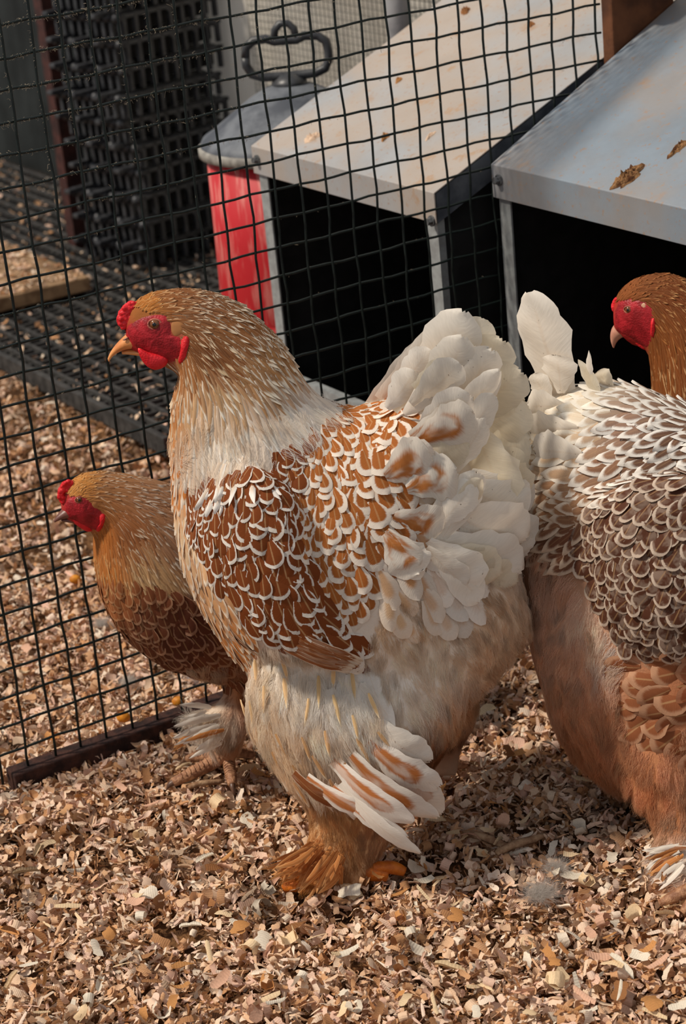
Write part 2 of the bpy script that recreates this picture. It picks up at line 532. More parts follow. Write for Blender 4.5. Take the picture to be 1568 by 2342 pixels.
# scraped spots where the dark floor shows between the shavings
BARE = [(410, 2135, 62, 30, .85), (460, 2180, 40, 18, .8), (60, 2215, 70, 40, .55), (520, 1870, 90, 26, .45), (1000, 1985, 120, 40, .4), (150, 1380, 50, 26, .5), (230, 1225, 60, 30, .5), (100, 1420, 40, 20, .6), (640, 2045, 120, 26, .4), (20, 1850, 60, 34, .4), (430, 1720, 120, 30, .5)]


def thin_out(P):
    q = project(P); k = np.ones(len(P), bool)
    for x, y, rx, ry, pr in BARE:
        k &= ~((((q[:, 0]-x)/rx)**2 + ((q[:, 1]-y)/ry)**2 < rng.uniform(.6, 1.2, len(P))) & (rng.random(len(P)) < pr))
    return P[k]


P1 = thin_out(P1); P2 = thin_out(P2)
sz1 = np.clip(rng.lognormal(math.log(.0080), .45, len(P1)), .003, .0155)
sz2 = np.clip(rng.lognormal(math.log(.0092), .4, len(P2)), .004, .0155)
kr = 6500
ur = rng.uniform(-.16, .50, kr); nr_ = np.where(rng.random(kr) < .55, rng.uniform(.012, .060, kr), rng.uniform(-.075, -.004, kr))
zr = np.where(nr_ > 0, .016*np.clip(1-(nr_-.012)/.05, 0, 1), .024*np.clip(1-(-nr_-.004)/.075, 0, 1))*rng.uniform(0, 1, kr)
P3 = np.stack([FP0[0]+FD[0]*ur+FN[0]*nr_, FP0[1]+FD[1]*ur+FN[1]*nr_, zr], 1); P3 = P3[in_view(P3)]
P1 = np.concatenate([P1, P3]); sz1 = np.concatenate([sz1, np.clip(rng.lognormal(math.log(.0085), .4, len(P3)), .004, .0155)])
lit = scatter('shavings_litter', np.concatenate([P1, P2]), np.concatenate([sz1, sz2]), .62)
tag(lit, 'loose mixed wood shavings and sawdust covering the whole floor', 'wood shavings', None, 'stuff')
#OBJECTS
# ---------------------------------------------------------------- wall behind, a pole, wire netting
def rib_wall(name, n0, n1, z1, mat, u=1.0):
    ns = np.arange(n0, n1, .0025); k = len(ns)
    du = .0022*np.sin(ns*2*np.pi/.0105)
    V = np.concatenate([np.array([unf(u+d, n_, z) for n_, d in zip(ns, du)]) for z in (0, z1)])
    i = np.arange(k-1)
    o = mesh_obj(name, V, np.stack([i, i+1, i+1+k, i+k], 1), M[mat])
    return tag(o, None, None, kind='structure')


rib_wall('wall_back', -1.72, 1.2, 1.5, 'panel')
rib_wall('wall_left', -4.2, -1.72, 1.5, 'panel_shaded', 1.02)
mb = MB()
for z in np.arange(.25, .60, .011):
    mb.tube([unf(.97, n_, z + .002*math.sin(n_*9)) for n_ in np.linspace(-1.35, -.6, 8)], .0007, 4, False)
for n_ in np.arange(-1.35, -.6, .012):
    mb.tube([unf(.97, n_, .0), unf(.97, n_, .62)], .0007, 4, False)
net = mb.build('wire_netting', M['wiregrey'])
tag(net, 'fine grey wire netting fixed in front of the pale back wall', 'wire netting')
w = on_plane(912, 60, unf(.93, 0, 0), FD); un_ = (w - FP0) @ FN
t = empty('drain_pipe', unf(.93, un_, 0), 'grey vertical pipe against the pale back wall beyond the nest box lid', 'pipe')
MB().tube([unf(.93, un_, 0), unf(.93, un_, .9)], .016, 20).build('pipe_tube', M['pipe'], t, True)
MB().lathe(unf(.93, un_, .36), [(.0165, 0), (.020, .002), (.020, .022), (.0165, .024)], 20).build('pipe_collar', M['lidgrey'], t, True)

# red-brown angle post in front of the wall
pb = on_plane(175, 590, np.zeros(3), UP)
t = empty('angle_post', pb, 'rusty red-brown steel upright in front of the shaded wall', 'post')
c1, c2 = FD*.5 - FN*.86, FD*.86 + FN*.5
MB().box(pb, -unit(FN)*.026, FD*.004, UP*1.3).build('flange', M['redpost'], t)
MB().box(pb, FN*.004, FD*.030, UP*1.3).build('web', M['redpost'], t)

# ---------------------------------------------------------------- wire fence
fence = empty('wire_fence', unf(0, 0, 0), 'dark green plastic coated square mesh wire fence on a rusty bottom rail', 'fence')
PIT = .0254
ZB = FP0[2] - 25*PIT
i0, i1 = -6, 23
for i in range(i0, i1+1):
    u = i*PIT
    zt = FP0[2] + 6*PIT; zb = ZB - .001
    k = 44; zz = np.linspace(zb, zt, k)
    ph = rng.uniform(0, 6, 3)
    wob = .0007*np.sin(zz*40 + ph[0]) + .0004*np.sin(zz*124 + ph[1])
    wz = .0009*np.cos(zz*2*np.pi/PIT)
    pts = np.array([unf(u + a, .0016 + b, z) for z, a, b in zip(zz, wob, wz)])
    MB().tube(pts, .00125, 6).build('vertical_wire', M['wire'], fence, True)
umax = 23*PIT
rows = []
for j in range(-6, 25):
    z = FP0[2] - j*PIT
    k = 46; uu = np.linspace(i0*PIT-.01, umax + .008, k); ph = rng.uniform(0, 6, 2)
    wz = .0006*np.sin(uu*55 + ph[0]) + .0005*np.sin(uu*131+ph[1])
    pts = np.array([unf(u, -.0009, z + a) for u, a in zip(uu, wz)])
    rows.append(pts)
    MB().tube(pts, .00115, 6).build('horizontal_wire', M['wire'], fence, True)
mb = MB()
rl, rh, rd = unf(-.095, -.008, .004), .022, .020
a_, b_ = unf(-.094, -.010, .002), unf(.600, -.010, .002)
mb.box(a_, FN*.021, (b_-a_), UP*.0225)
o = mb.build('bottom_rail', M['rust'], fence, False, .0012); o['label'] = 'rusty brown square bottom rail half sunk in shavings'
md = o.modifiers.new('s', 'SUBSURF'); md.subdivision_type = 'SIMPLE'; md.levels = 1


def hair_obj(name, roots, dirs, lens, rad, cols, parent=None, mat='hair', npt=5, bend=None, curl=.0):
    """strands: roots (n,3), dirs (n,3), bend = added direction towards the tip"""
    n = len(roots)
    off = np.array(world_loc(parent)) if parent else np.zeros(3)
    t = np.linspace(0, 1, npt)
    if bend is None: bend = np.zeros_like(dirs)
    P = roots[:, None] + lens[:, None, None]*(dirs[:, None]*t[None, :, None] + bend[:, None]*(t**2)[None, :, None])
    if curl: P = P + (rng.normal(0, 1, P.shape)*curl*lens[:, None, None])*t[None, :, None]
    hc = bpy.data.hair_curves.new(name); hc.add_curves([npt]*n)
    hc.attributes['position'].data.foreach_set('vector', (P - off).ravel().astype(np.float32))
    ra = hc.attributes.get('radius') or hc.attributes.new('radius', 'FLOAT', 'POINT')
    r = (rad if np.ndim(rad) else np.full(n, rad))[:, None]*np.linspace(1, .25, npt)[None]
    ra.data.foreach_set('value', r.ravel().astype(np.float32))
    ca = hc.attributes.new('col', 'FLOAT_COLOR', 'CURVE')
    ca.data.foreach_set('color', np.c_[cols, np.ones(n)].ravel().astype(np.float32))
    hc.materials.append(M[mat])
    o = bpy.data.objects.new(name, hc); COL.objects.link(o)
    if parent: o.parent = parent
    o['kind'] = 'stuff'
    return o


# dust and cobweb caught on the wires, most of it high on the left
R_, D_, L_ = [], [], []
for j, pts in enumerate(rows):
    if j > 18: continue
    dens = max(.03, 1 - j/13)
    for s in range(int(5200*dens)):
        u = rng.uniform(i0*PIT, umax)
        if rng.random() > np.clip(1.05 - (u+.02)/.36, .12, 1): continue
        k = np.interp(u, np.linspace(i0*PIT-.01, umax+.008, len(pts)), np.arange(len(pts)))
        p = pts[int(k)] + (pts[min(int(k)+1, len(pts)-1)] - pts[int(k)])*(k-int(k))
        d = unit(np.array([*(FD[:2]*rng.normal(0, .8)), -abs(rng.normal(.25, .4))]) + FN*rng.normal(.2, .4))
        R_.append(p + UP*.001*rng.normal(0, 1)); D_.append(d); L_.append(abs(rng.normal(.0013, .0013)))
for i in range(i0, i1+1):
    for s in range(int(150*np.clip(1-(i-1)/12, .05, 1))):
        z = FP0[2] + 6*PIT - abs(rng.normal(0, .13))
        R_.append(unf(i*PIT-.001, .0016, z)); D_.append(unit(FD*rng.normal(-.4, .5)+UP*rng.normal(0, .8)+FN*rng.normal(.2, .4))); L_.append(abs(rng.normal(.002, .0012)))
R_, D_, L_ = map(np.array, (R_, D_, L_))
o = hair_obj('cobweb_dust', R_, D_, L_, .00022, np.tile(lin((176, 164, 144)), (len(R_), 1))*rng.uniform(.6, 1, (len(R_), 1)), fence, 'dust', 4, curl=.25)
o['label'] = 'pale dust and cobweb shreds clinging to the wires'

# brown wooden fence post behind the nest box
pu = .604
t = empty('wooden_post', unf(pu, -.01, 0), 'brown wooden post at the far end of the wire fence', 'post')
mb = MB(); mb.box(unf(pu, -.0145, 0), FD*.075, FN*.0165, UP*.95); mb.build('upright', M['wood'], t, False, .002)
q = unf(pu+.014, .018, .58)
mb = MB(); mb.box(unf(pu+.020, .0025, .575), FD*.14 + UP*.14, FN*.018, UP*.05 - FD*.03); mb.build('brace', M['wood'], t, False, .0015)

# ---------------------------------------------------------------- nest boxes
def nest_box(u, n0, n1, z0, depth, tan, label, lidmat, two_bolts, flange=.030):
    """front at u, from n0 (far side) to n1 (near side); sloping lid from height z0"""
    r = empty('nest_box', unf(u, (n0+n1)/2, 0), label, 'nest box')
    th = .0016; wf = n1-n0
    sl = unit(FD + UP*tan); up2 = unit(np.cross(FN, sl)); up2 = up2*np.sign(up2[2])
    L = depth/abs(sl @ FD)
    mb = MB()
    A = unf(u-.004, n0, z0)
    mb.box(A, sl*L, FN*wf, -up2*th)                                  # sheet
    mb.box(A, FD*th, FN*wf, -UP*flange)                              # front flange
    lid = mb.build('lid', M[lidmat], r, False, .0007)
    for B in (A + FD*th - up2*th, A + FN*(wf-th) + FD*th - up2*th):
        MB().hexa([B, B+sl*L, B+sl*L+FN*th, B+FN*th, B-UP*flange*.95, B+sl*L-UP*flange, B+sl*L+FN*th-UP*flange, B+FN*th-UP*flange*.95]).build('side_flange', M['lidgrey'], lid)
    def bolt(p):
        b = MB()
        ax = -FD
        b.tube([p, p+ax*.0018], .0052, 14); b.tube([p+ax*.0018, p+ax*.0062], .0034, 6)
        b.build('bolt', M['bolt'], lid)
    bolt(A + FN*.012 - UP*.013)
    if two_bolts:
        bolt(A + FN*(wf-.006) - UP*(flange-.002))
    lw = .0165
    for n_ in (n0+.004, n1-.004-lw):
        mb = MB(); zt = z0-.006
        mb.box(unf(u, n_, 0), FN*lw, FD*.0018, UP*zt)
        e = n_ if n_ < (n0+n1)/2 else n_+lw-.0018
        mb.box(unf(u+.0018, e, 0), FN*.0018, FD*.006, UP*zt)
        mb.build('front_leg', M['leg'], r)
    for n_ in (n0+.006, n1-.008):
        zt0, zt1 = z0-.012, z0-.012+tan*(depth-.02)
        P = [unf(u+.004, n_, .01), unf(u+depth-.02, n_, .01), unf(u+depth-.02, n_+.002, .01), unf(u+.004, n_+.002, .01)]
        MB().hexa(P + [P[0]+UP*(zt0-.01), P[1]+UP*(zt1-.01), P[2]+UP*(zt1-.01), P[3]+UP*(zt0-.01)]).build('side_panel', M['dark'], r)
    MB().box(unf(u+depth-.022, n0+.008, .01), FN*(wf-.016), FD*.002, UP*(z0-.02+tan*(depth-.03))).build('back_panel', M['dark'], r)
    MB().box(unf(u+.003, n0+.008, .012), FN*(wf-.016), FD*(depth-.03), UP*.003).build('floor_panel', M['dark'], r)
    mb = MB(); zl = .178 if n0 < -.1 else .02
    mb.box(unf(u+.002, n0+.006, .012), FN*(wf-.012), FD*.003, UP*(zl-.012)); mb.box(unf(u-.001, n0+.006, zl), FN*(wf-.012), FD*.010, UP*.008)
    mb.build('front_lip', M['leg'], r)
    return r, lid, A, sl, up2


b1, lid1, A1, sl1, n1_ = nest_box(.407, -.352, -.016, .4335, .36, .44, 'dusty galvanised nest box behind the wire mesh fence', 'galv', True, .029)
b2, lid2, A2, sl2, n2_ = nest_box(.457, .006, .350, .4535, .36, .50, 'cleaner grey galvanised nest box beside the brown hen, this side of the fence', 'galv_shaded', False, .031)


def crumb(name, c, ax, ay, nrm, L, W, Hh, seed, mat, label, cat, group=None):
    """an irregular clump lying on a sloping sheet"""
    r = np.random.default_rng(seed)
    nu, nv = 30, 16
    V = []
    ph = r.uniform(0, 6, 8)
    for i in range(nv+1):
        rho = i/nv
        for k in range(nu):
            th = 2*math.pi*k/nu
            rr = rho*(1+.22*math.sin(3*th+ph[0])+.15*math.sin(5*th+ph[1])+.1*math.sin(9*th+ph[2]))
            h = (1-rho**2)**.6*(1+.5*math.sin(9*rr*math.cos(th)+ph[3])*math.sin(7*rr*math.sin(th)+ph[4])+.2*r.normal()) if rho < 1 else 0
            V.append(c + ax*L*.5*rr*math.cos(th) + ay*W*.5*rr*math.sin(th) + nrm*(max(h, 0)*Hh + .0002))
    F = [(i*nu+k, i*nu+(k+1) % nu, (i+1)*nu+(k+1) % nu, (i+1)*nu+k) for i in range(nv) for k in range(nu)]
    V = [tuple(v) for v in V]; F.append(tuple(nv*nu+k for k in range(nu))[::-1])
    return tag(mesh_obj(name, V, F, M[mat], None, True), label, cat, group)


def lid_pt(px, py, A, sl, nn): return on_plane(px, py, A, nn)


crumb('dropping', lid_pt(1438, 409, A2, sl2, n2_), unit(FD*.8 - FN*.15+UP*.4)*.9 + FN*.25, np.cross(n2_, unit(FD*.8 + UP*.4)), n2_, .034, .013, .006, 3, 'drop', 'brown crusty dropping lying near the front of the grey lid', 'dropping')
crumb('dropping', lid_pt(1552, 340, A2, sl2, n2_), sl2, FN, n2_, .022, .008, .003, 5, 'drop', 'flat tan dropping at the edge of the photo on the grey lid', 'dropping')
crumb('dropping', lid_pt(715, 318, A1, sl1, n1_), unit(sl1+FN*.5), unit(FN-sl1*.4), n1_, .02, .008, .004, 8, 'chip', 'pale crumbs of shaving near the left edge of the dusty lid', 'shaving')
crumb('dropping', lid_pt(882, 316, A1, sl1, n1_), unit(sl1-FN*.2), FN, n1_, .012, .005, .004, 9, 'chip_orange', 'small tan dropping in the middle of the dusty lid', 'dropping')
crumb('dropping', lid_pt(984, 312, A1, sl1, n1_), unit(sl1-FN*.1), FN, n1_, .014, .004, .002, 10, 'chip', 'thin pale splinter on the dusty lid', 'shaving')
crumb('dropping', lid_pt(1065, 28, A1, sl1, n1_), unit(sl1-FN*.2), FN, n1_, .011, .008, .004, 12, 'chip_brown', 'small brown dropping at the top of the dusty lid', 'dropping')
crumb('dropping', lid_pt(912, 185, A1, sl1, n1_), unit(sl1-FN*.2), FN, n1_, .008, .006, .003, 13, 'chip_orange', 'small tan crumb high on the left of the dusty lid', 'dropping')
crumb('dropping', lid_pt(1215, 58, A1, sl1, n1_), unit(sl1-FN*.2), FN, n1_, .008, .006, .003, 14, 'chip_brown', 'small brown dropping beside the wooden post on the dusty lid', 'dropping')
for nm in list(bpy.data.objects):
    if nm.get('category') == 'shaving': nm.name = 'wood_splinter'

# ---------------------------------------------------------------- red feeder with grey lid
fu, fn_ = .552, -.505
fc = unf(fu, fn_, 0) - np.array([.006, 0, 0])
t = empty('poultry_feeder', fc, 'red tube poultry feeder with a domed grey lid and black carrying handle', 'feeder')
m, nt, out = new_mat('feeder_red'); n = N(nt); P = objcoord(n)
mp = n.new('Mapping'); mp.inputs['Scale'].default_value = (1, 1, .18); nt.links.new(P, mp.inputs[0])
st = n.smooth(n.noise(110, 4, mp.outputs[0]), .46, .66)
col = n.mix(n.math('MULTIPLY', st, .75), lin((186, 34, 42)), lin((204, 120, 112)))
nt.links.new(n.bsdf(col, .55, 0, .35).outputs[0], out.inputs[0]); M['red'] = m
MB().lathe(fc, [(.112, .05), (.111, .06), (.1065, .19), (.1045, .20), (.1045, .203), (.106, .206), (.1045, .29), (.103, .384)], 64).build('tube', M['red'], t, True)
MB().lathe(fc, [(.0, .004), (.15, .004), (.156, .03), (.150, .032), (.145, .012), (.0, .010)], 64).build('tray', M['red'], t, True)
lid = MB().lathe(fc, [(.104, .384), (.1085, .386), (.1085, .398), (.105, .404), (.096, .409), (.074, .425), (.050, .442), (.028, .454), (.018, .457), (.001, .458)], 64).build('lid', M['lidgrey'], t, True)
MB().lathe(fc, [(.108, .3845), (.1115, .386), (.1115, .395), (.108, .397)], 64).build('lid_rim', M['lidrim'], t, True)
hx = unit(np.array([1.0, -.10, 0])); hc = fc + UP*.486
def hp(a, b): return hc + hx*a*.90 + UP*b*.92
loop = [(-.052, .004), (-.050, .016), (-.040, .0235), (-.024, .0245), (-.014, .0205), (0, .021), (.014, .0205), (.024, .0245), (.040, .0235), (.050, .016), (.052, .004),
        (.052, -.006), (.046, -.017), (.034, -.0215), (0, -.0225), (-.034, -.0215), (-.046, -.017), (-.052, -.006), (-.052, .004)]
h = MB(); h.tube([hp(a, b) for a, b in loop], .0052, 10)
h.tube([hp(-.014, .018), hp(-.012, .034), hp(-.005, .041), hp(.005, .041), hp(.012, .034), hp(.014, .018)], .0044, 8)
h.build('handle', M['black'], lid, True)
MB().lathe(fc, [(.020, .454), (.020, .460), (.014, .464), (.010, .468)], 24).build('handle_foot', M['black'], lid, True)

# ---------------------------------------------------------------- black plastic floor grid on the ground
gr = empty('floor_grid', unf(.62, -1.2, 0), 'black plastic slatted floor grid lying in the shavings behind the fence', 'floor grid')
gu0, gu1, gn0, gn1 = .405, .985, -2.75, -.66
for k, u in enumerate(np.arange(gu0, gu1, .0295)):
    edge = k == 0
    MB().box(unf(u, gn0, .006), FD*(.009 if edge else .0052), FN*(gn1-gn0), UP*(.024 if edge else .017)).build('long_bar', M['blackdull'], gr, False, .0012)
for k, nn in enumerate(np.arange(gn0, gn1, .0215)):
    MB().box(unf(gu0, nn, .004), FD*(gu1-gu0), FN*.005, UP*.015).build('cross_bar', M['blackdull'], gr, False, .001)

ng = 5200
Pg = np.array([unf(gu0 + .01 + (gu1-gu0-.02)*x, gn0 + (gn1-gn0)*y, 0) for x, y in rng.random((ng, 2))]); Pg[:, 2] = rng.uniform(.004, .024, ng)
Pg = Pg[in_view(Pg)]
o = scatter('litter', Pg, np.clip(rng.lognormal(math.log(.0085), .4, len(Pg)), .004, .015), .5, gr); o['kind'] = 'stuff'; o['label'] = 'shavings caught in the cells of the grid'

# stack of the same tiles, standing on the grid by the wall
ang = math.radians(30+12)
TX = np.array([math.cos(ang), math.sin(ang), 0]); TY = np.array([math.sin(ang), -math.cos(ang), 0])
base = on_plane(352, 648, np.zeros(3), UP)
def tile_parts():
    a, b = .23, .21
    rib, peg, rail = MB(), MB(), MB()
    return a, b
def grid_tile(k, first=[None]):
    z = .024 + k*.0405
    jx, jy = rng.normal(0, .005), rng.normal(0, .005)
    o0 = base + TX*jx - TY*jy + UP*z
    if first[0] is None:
        r = empty('grid_tile', o0, 'x', 'floor tile', 'stack of black floor tiles by the wall')
        a, b = .205, .165
        m = MB()
        for i in range(9):                                           # legs along the two faces seen
            m.box(o0 + TX*(.004+i*a/8.6) - TY*.0, TX*.0065, TY*-.007, UP*.036)
            m.box(o0 - TY*(.004+i*b/8.6), TX*.007, TY*-.0065, UP*.036)
        m.build('legs', M['black'], r, False)
        m = MB()
        for i in range(9):
            c = o0 - TY*(.007+i*b/8.6) + UP*.031 - TX*.004
            m.ball(c, (.0075, .0075, .008), 8, 6)
        m.build('knobs', M['black'], r, True)
        for i in range(9):
            MB().box(o0 - TY*(i*b/8.6) + UP*.029 + TX*.0, TX*a, -TY*.009, UP*.0065).build('bar', M['black'], r, False, .001)
        for i in range(5):
            MB().box(o0 + TX*(i*a/4.3) + UP*.025 , TX*.008, -TY*b, UP*.006).build('cross_bar', M['black'], r, False, .001)
        m = MB()
        for i in (1, 4, 7):
            c = o0 - TY*(.002+i*b/8.6) + UP*.0335
            m.box(c - TX*.034, TX*.07, -TY*.014, UP*.008)
        m.build('clips', M['black'], r, False, .002)
        MB().box(o0 + TX*.022 - TY*.018 + UP*.004, TX*(a-.03), -TY*(b-.03), UP*.024).build('inner_core', M['dark'], r)  # dark core added inside each tile to stop light showing through
        first[0] = (r, o0)
        return r
    src, _ = first[0]
    r = src.copy(); COL.objects.link(r); r.location = o0
    for ch in src.children:
        c = ch.copy(); COL.objects.link(c); c.parent = r
    return r
ordn = ['lowest', 'second', 'third', 'fourth', 'fifth', 'sixth', 'seventh', 'eighth', 'ninth', 'tenth', 'eleventh', 'twelfth', 'thirteenth']
for k in range(12):
    r = grid_tile(k); r.rotation_euler = (0, 0, rng.normal(0, .03))
    r['label'] = 'black slatted plastic tile, %s from the floor in the stack by the wall' % ordn[k] if k else 'black slatted plastic tile, lowest of the stack by the wall'

# raised board with litter on it
bc = on_plane(205, 632, UP*.05, UP); zb_ = .05
bu, bn = (bc-FP0) @ FD, (bc-FP0) @ FN
t = empty('wooden_board', unf(bu-.15, bn-.2, 0), 'grey-brown board strewn with litter, raised above the black floor grid', 'board')
MB().box(unf(bu-.34, bn-.5, zb_-.022), FD*.34, FN*.5, UP*.022).build('plank', M['board'], t, False, .002)
for q in ((bu-.06, bn-.06), (bu-.06, bn-.44), (bu-.3, bn-.06), (bu-.3, bn-.44)):
    MB().box(unf(q[0], q[1], 0), FD*.035, FN*.03, UP*(zb_-.022)).build('leg', M['board'], t)
nb = 1500
Pb = np.array([unf(bu - .33*a, bn - .48*b, zb_ + .002) for a, b in rng.random((nb, 2))])
o = scatter('litter', Pb, np.clip(rng.lognormal(math.log(.009), .4, nb), .004, .014), .3, t); o['kind'] = 'stuff'

# ---------------------------------------------------------------- single things on the ground
def rod(name, a, b, r, mat, label, cat, z=.006, sides=6):
    A, B = on_plane(*a, UP*z, UP), on_plane(*b, UP*z, UP)
    k = np.linspace(0, 1, 7)[:, None]; pts = A + (B-A)*k + np.c_[np.zeros((7, 2)), .0015*np.sin(k*5)]
    rr = r*np.array([.75, 1, .95, 1.05, .95, .9, .6])
    return tag(MB().tube(pts, rr, sides).build(name, M[mat], None, True), label, cat)


rod('twig', (322, 1706), (394, 1640), .0026, 'twig', 'grey twig leaning against the rusty bottom rail', 'twig', .012)
rod('twig', (1060, 1905), (1175, 1938), .0032, 'twig', 'brown stick in the shade, pointing at the hens\' feet', 'twig', .008)
rod('twig', (1135, 1952), (1240, 1908), .0034, 'twig', 'thick brown stick lying across the shade between the hens', 'twig', .010)
rod('twig', (365, 1690), (386, 1678), .002, 'twig', 'short grey twig end beside the long one at the rail', 'twig', .010)
rod('twig', (430, 1802), (512, 1782), .0026, 'twig', 'tan stick lying just below the bare toes', 'twig', .007)


def kernel(px, py, r, label, z=.008):
    c = on_plane(px, py, UP*z, UP)
    o = MB().ball(c, (r, r*.7, r*.8), 12, 8).build('maize_kernel', M['corn'], None, True)
    return tag(o, label, 'maize kernel')


kernel(408, 1604, .0062, 'yellow maize kernel on the rusty rail below the small hen', .026)
kernel(282, 1640, .0065, 'flat amber kernel among shavings behind the bottom rail', .012)
kernel(172, 1325, .0065, 'amber kernel in the litter in front of the small hen\'s breast', .006)


def down_tuft(px, py, r, label, n=500, c=(214, 206, 198)):
    p = on_plane(px, py, UP*.008, UP)
    n *= 2; ax = unit(np.array([math.cos(px), math.sin(px), .1]))
    d = unit(rng.normal(0, .75, (n, 3))*np.array([1, 1, .4]) + UP*.2 + ax*rng.uniform(-.2, 1.3, (n, 1)))
    o = hair_obj('down_feather', p + rng.normal(0, r*.25, (n, 3))*np.array([1, 1, .3]), d, rng.uniform(.4, 1.1, n)*r, .00006,
                 np.tile(lin(c), (n, 1))*rng.uniform(.75, 1, (n, 1)), None, 'hair', 5, bend=rng.normal(0, .35, (n, 3)))
    del o['kind']
    return tag(o, label, 'feather')


down_tuft(1268, 1985, .013, 'fluffy grey down feather in the shade between the two big hens', 450)
down_tuft(1232, 2045, .016, 'larger fluffy white down feather with spread barbs, in front of the shade', 650)
down_tuft(235, 1428, .011, 'small white down feather behind the wire below the small hen', 350)
down_tuft(290, 1560, .012, 'pale down feather in the litter just behind the bottom rail', 300)
down_tuft(445, 1548, .010, 'bluish white down feather under the small hen\'s belly', 300, (210, 214, 224))

# the largest shavings, each one a thing
single_meshes = {}
CH = ['cream', 'white', 'pink', 'orange', 'brown']
CHN = dict(cream='cream', white='whitish', pink='pinkish', orange='orange-tan', brown='brown')
for kk in range(14):
    v, f = TPL[kk]
    for cn in CH:
        me = bpy.data.meshes.new('wood_shaving'); me.from_pydata([tuple(p) for p in v], [], [tuple(int(i) for i in q) for q in f]); me.update()
        la = me.attributes.new('lv', 'FLOAT', 'POINT'); la.data.foreach_set('value', (v[:, 1]+.5).astype(np.float32))
        me.polygons.foreach_set('use_smooth', np.ones(len(me.polygons), bool)); me.materials.append(M['chip_'+cn])
        single_meshes[kk, cn] = me


def area_of(px, py):
    if py > 2230: return 'at the very bottom, ' + ('left corner' if px < 330 else 'left of centre' if px < 784 else 'right of centre' if px < 1240 else 'right corner')
    if py > 2060:
        return 'well in front of the feathered foot' if 560 < px < 900 else 'low on the left' if px < 300 else 'below the bare toes' if px <= 560 else 'in front of the white down tufts' if px < 1330 else 'below the right hen\'s foot'
    if px < 620 and py > 1830: return 'at the left edge below the rail' if px < 170 else 'just below the bare toes' if px < 420 else 'beside the orange feathered foot'
    if px < 620 and py > 1640: return 'touching the rusty rail' if px < 330 else 'among the bare toes'
    if px < 700: return 'behind the wire mesh at the left edge' if px < 160 else 'behind the wire mesh under the small hen'
    if py > 1940: return 'beside the orange toes' if px < 1000 else 'near the white down tufts' if px < 1330 else 'at the right hen\'s foot'
    if py > 1640: return 'in the shade under the white hen' if px < 1080 else 'in the shade between the big hens' if px < 1300 else 'under the right hen'
    return 'in the sunlit gap between the big hens'


cnt = tries = 0
used = {}
while cnt < 296:
    px, py = rng.uniform(10, 1558), rng.uniform(1250, 2335)
    if rng.random() > (py-1100)/1250: continue
    p = on_plane(px, py, UP*.004, UP)
    if (p-FP0) @ FN < -.02 and rng.random() < .4: continue
    k = int(rng.integers(0, 14)); cn = CH[int(rng.choice(5, p=[.3, .25, .2, .15, .1]))]
    ext = np.ptp(np.array(TPL[k][0]), axis=0)
    s = float(rng.uniform(.0125, .020))
    shape = 'rolled' if ext[2] > .42 else 'curved' if ext[2] > .16 else 'flat'
    lab = '%s %s %s%s wood shaving %s' % ('large' if s > .0165 else 'smaller', 'broad' if ext[0] > .55 else 'narrow', shape + ' ', CHN[cn], area_of(px, py))
    tries += 1
    if used.get(lab, 0) >= 1 and tries < 9000: continue
    used[lab] = used.get(lab, 0) + 1
    o = bpy.data.objects.new('wood_shaving', single_meshes[k, cn]); COL.objects.link(o)
    o.location = p + UP*rng.uniform(.002, .008)
    o.rotation_euler = (rng.normal(0, .4), rng.normal(0, .4) + (math.pi if rng.random() < .5 else 0), rng.uniform(0, 6.3))
    o.scale = (s, s, s)
    o['label'] = lab; o['category'] = 'wood shaving'; o['group'] = 'larger wood shavings lying on the litter'
    cnt += 1
# three notable pieces
for px, py, L, cn, lab, rz in ((1420, 2205, .026, 'white', 'largest whitish rectangular shaving, lying flat low on the right', .5), (1030, 2210, .024, 'cream', 'long cream rolled shaving standing out in the bottom centre', 1.2), (60, 1990, .022, 'cream', 'big pale cream flake at the left edge of the litter', 2.0)):
    o = bpy.data.objects.new('wood_shaving', single_meshes[3, cn]); COL.objects.link(o)
    o.location = on_plane(px, py, UP*.010, UP); o.rotation_euler = (.25, -.15, rz); o.scale = (L, L, L)
    o['label'] = lab; o['category'] = 'wood shaving'; o['group'] = 'larger wood shavings lying on the litter'
# ---------------------------------------------------------------- hens
def closed_spline(P, n=48):
    P = np.asarray(P, float); k = len(P)
    d = np.linalg.norm(np.roll(P, -1, 0)-P, axis=1); out = []
    tot = d.sum()
    for i in range(k):
        m = max(1, int(round(n*d[i]/tot)))
        p0, p1, p2, p3 = P[i-1], P[i], P[(i+1) % k], P[(i+2) % k]
        for j in range(m):
            t = j/m
            out.append(.5*((2*p1)+(-p0+p2)*t+(2*p0-5*p1+4*p2-p3)*t*t+(-p0+3*p1-3*p2+p3)*t**3))
    return np.array(out)


def catmull(A, sub):
    A = np.asarray(A, float); n = len(A); out = []
    for i in range(n-1):
        p0, p1, p2, p3 = A[max(i-1, 0)], A[i], A[i+1], A[min(i+2, n-1)]
        for j in range(sub):
            t = j/sub
            out.append(.5*((2*p1)+(-p0+p2)*t+(2*p0-5*p1+4*p2-p3)*t*t+(-p0+3*p1-3*p2+p3)*t**3))
    out.append(A[-1])
    return np.array(out)


def inpoly(P, poly):
    x, y = P[:, 0], P[:, 1]; poly = np.asarray(poly, float); r = np.zeros(len(P), bool)
    j = len(poly)-1
    for i in range(len(poly)):
        xi, yi = poly[i]; xj, yj = poly[j]
        c = ((yi > y) != (yj > y)) & (x < (xj-xi)*(y-yi)/((yj-yi) or 1e-9)+xi)
        r ^= c; j = i
    return r


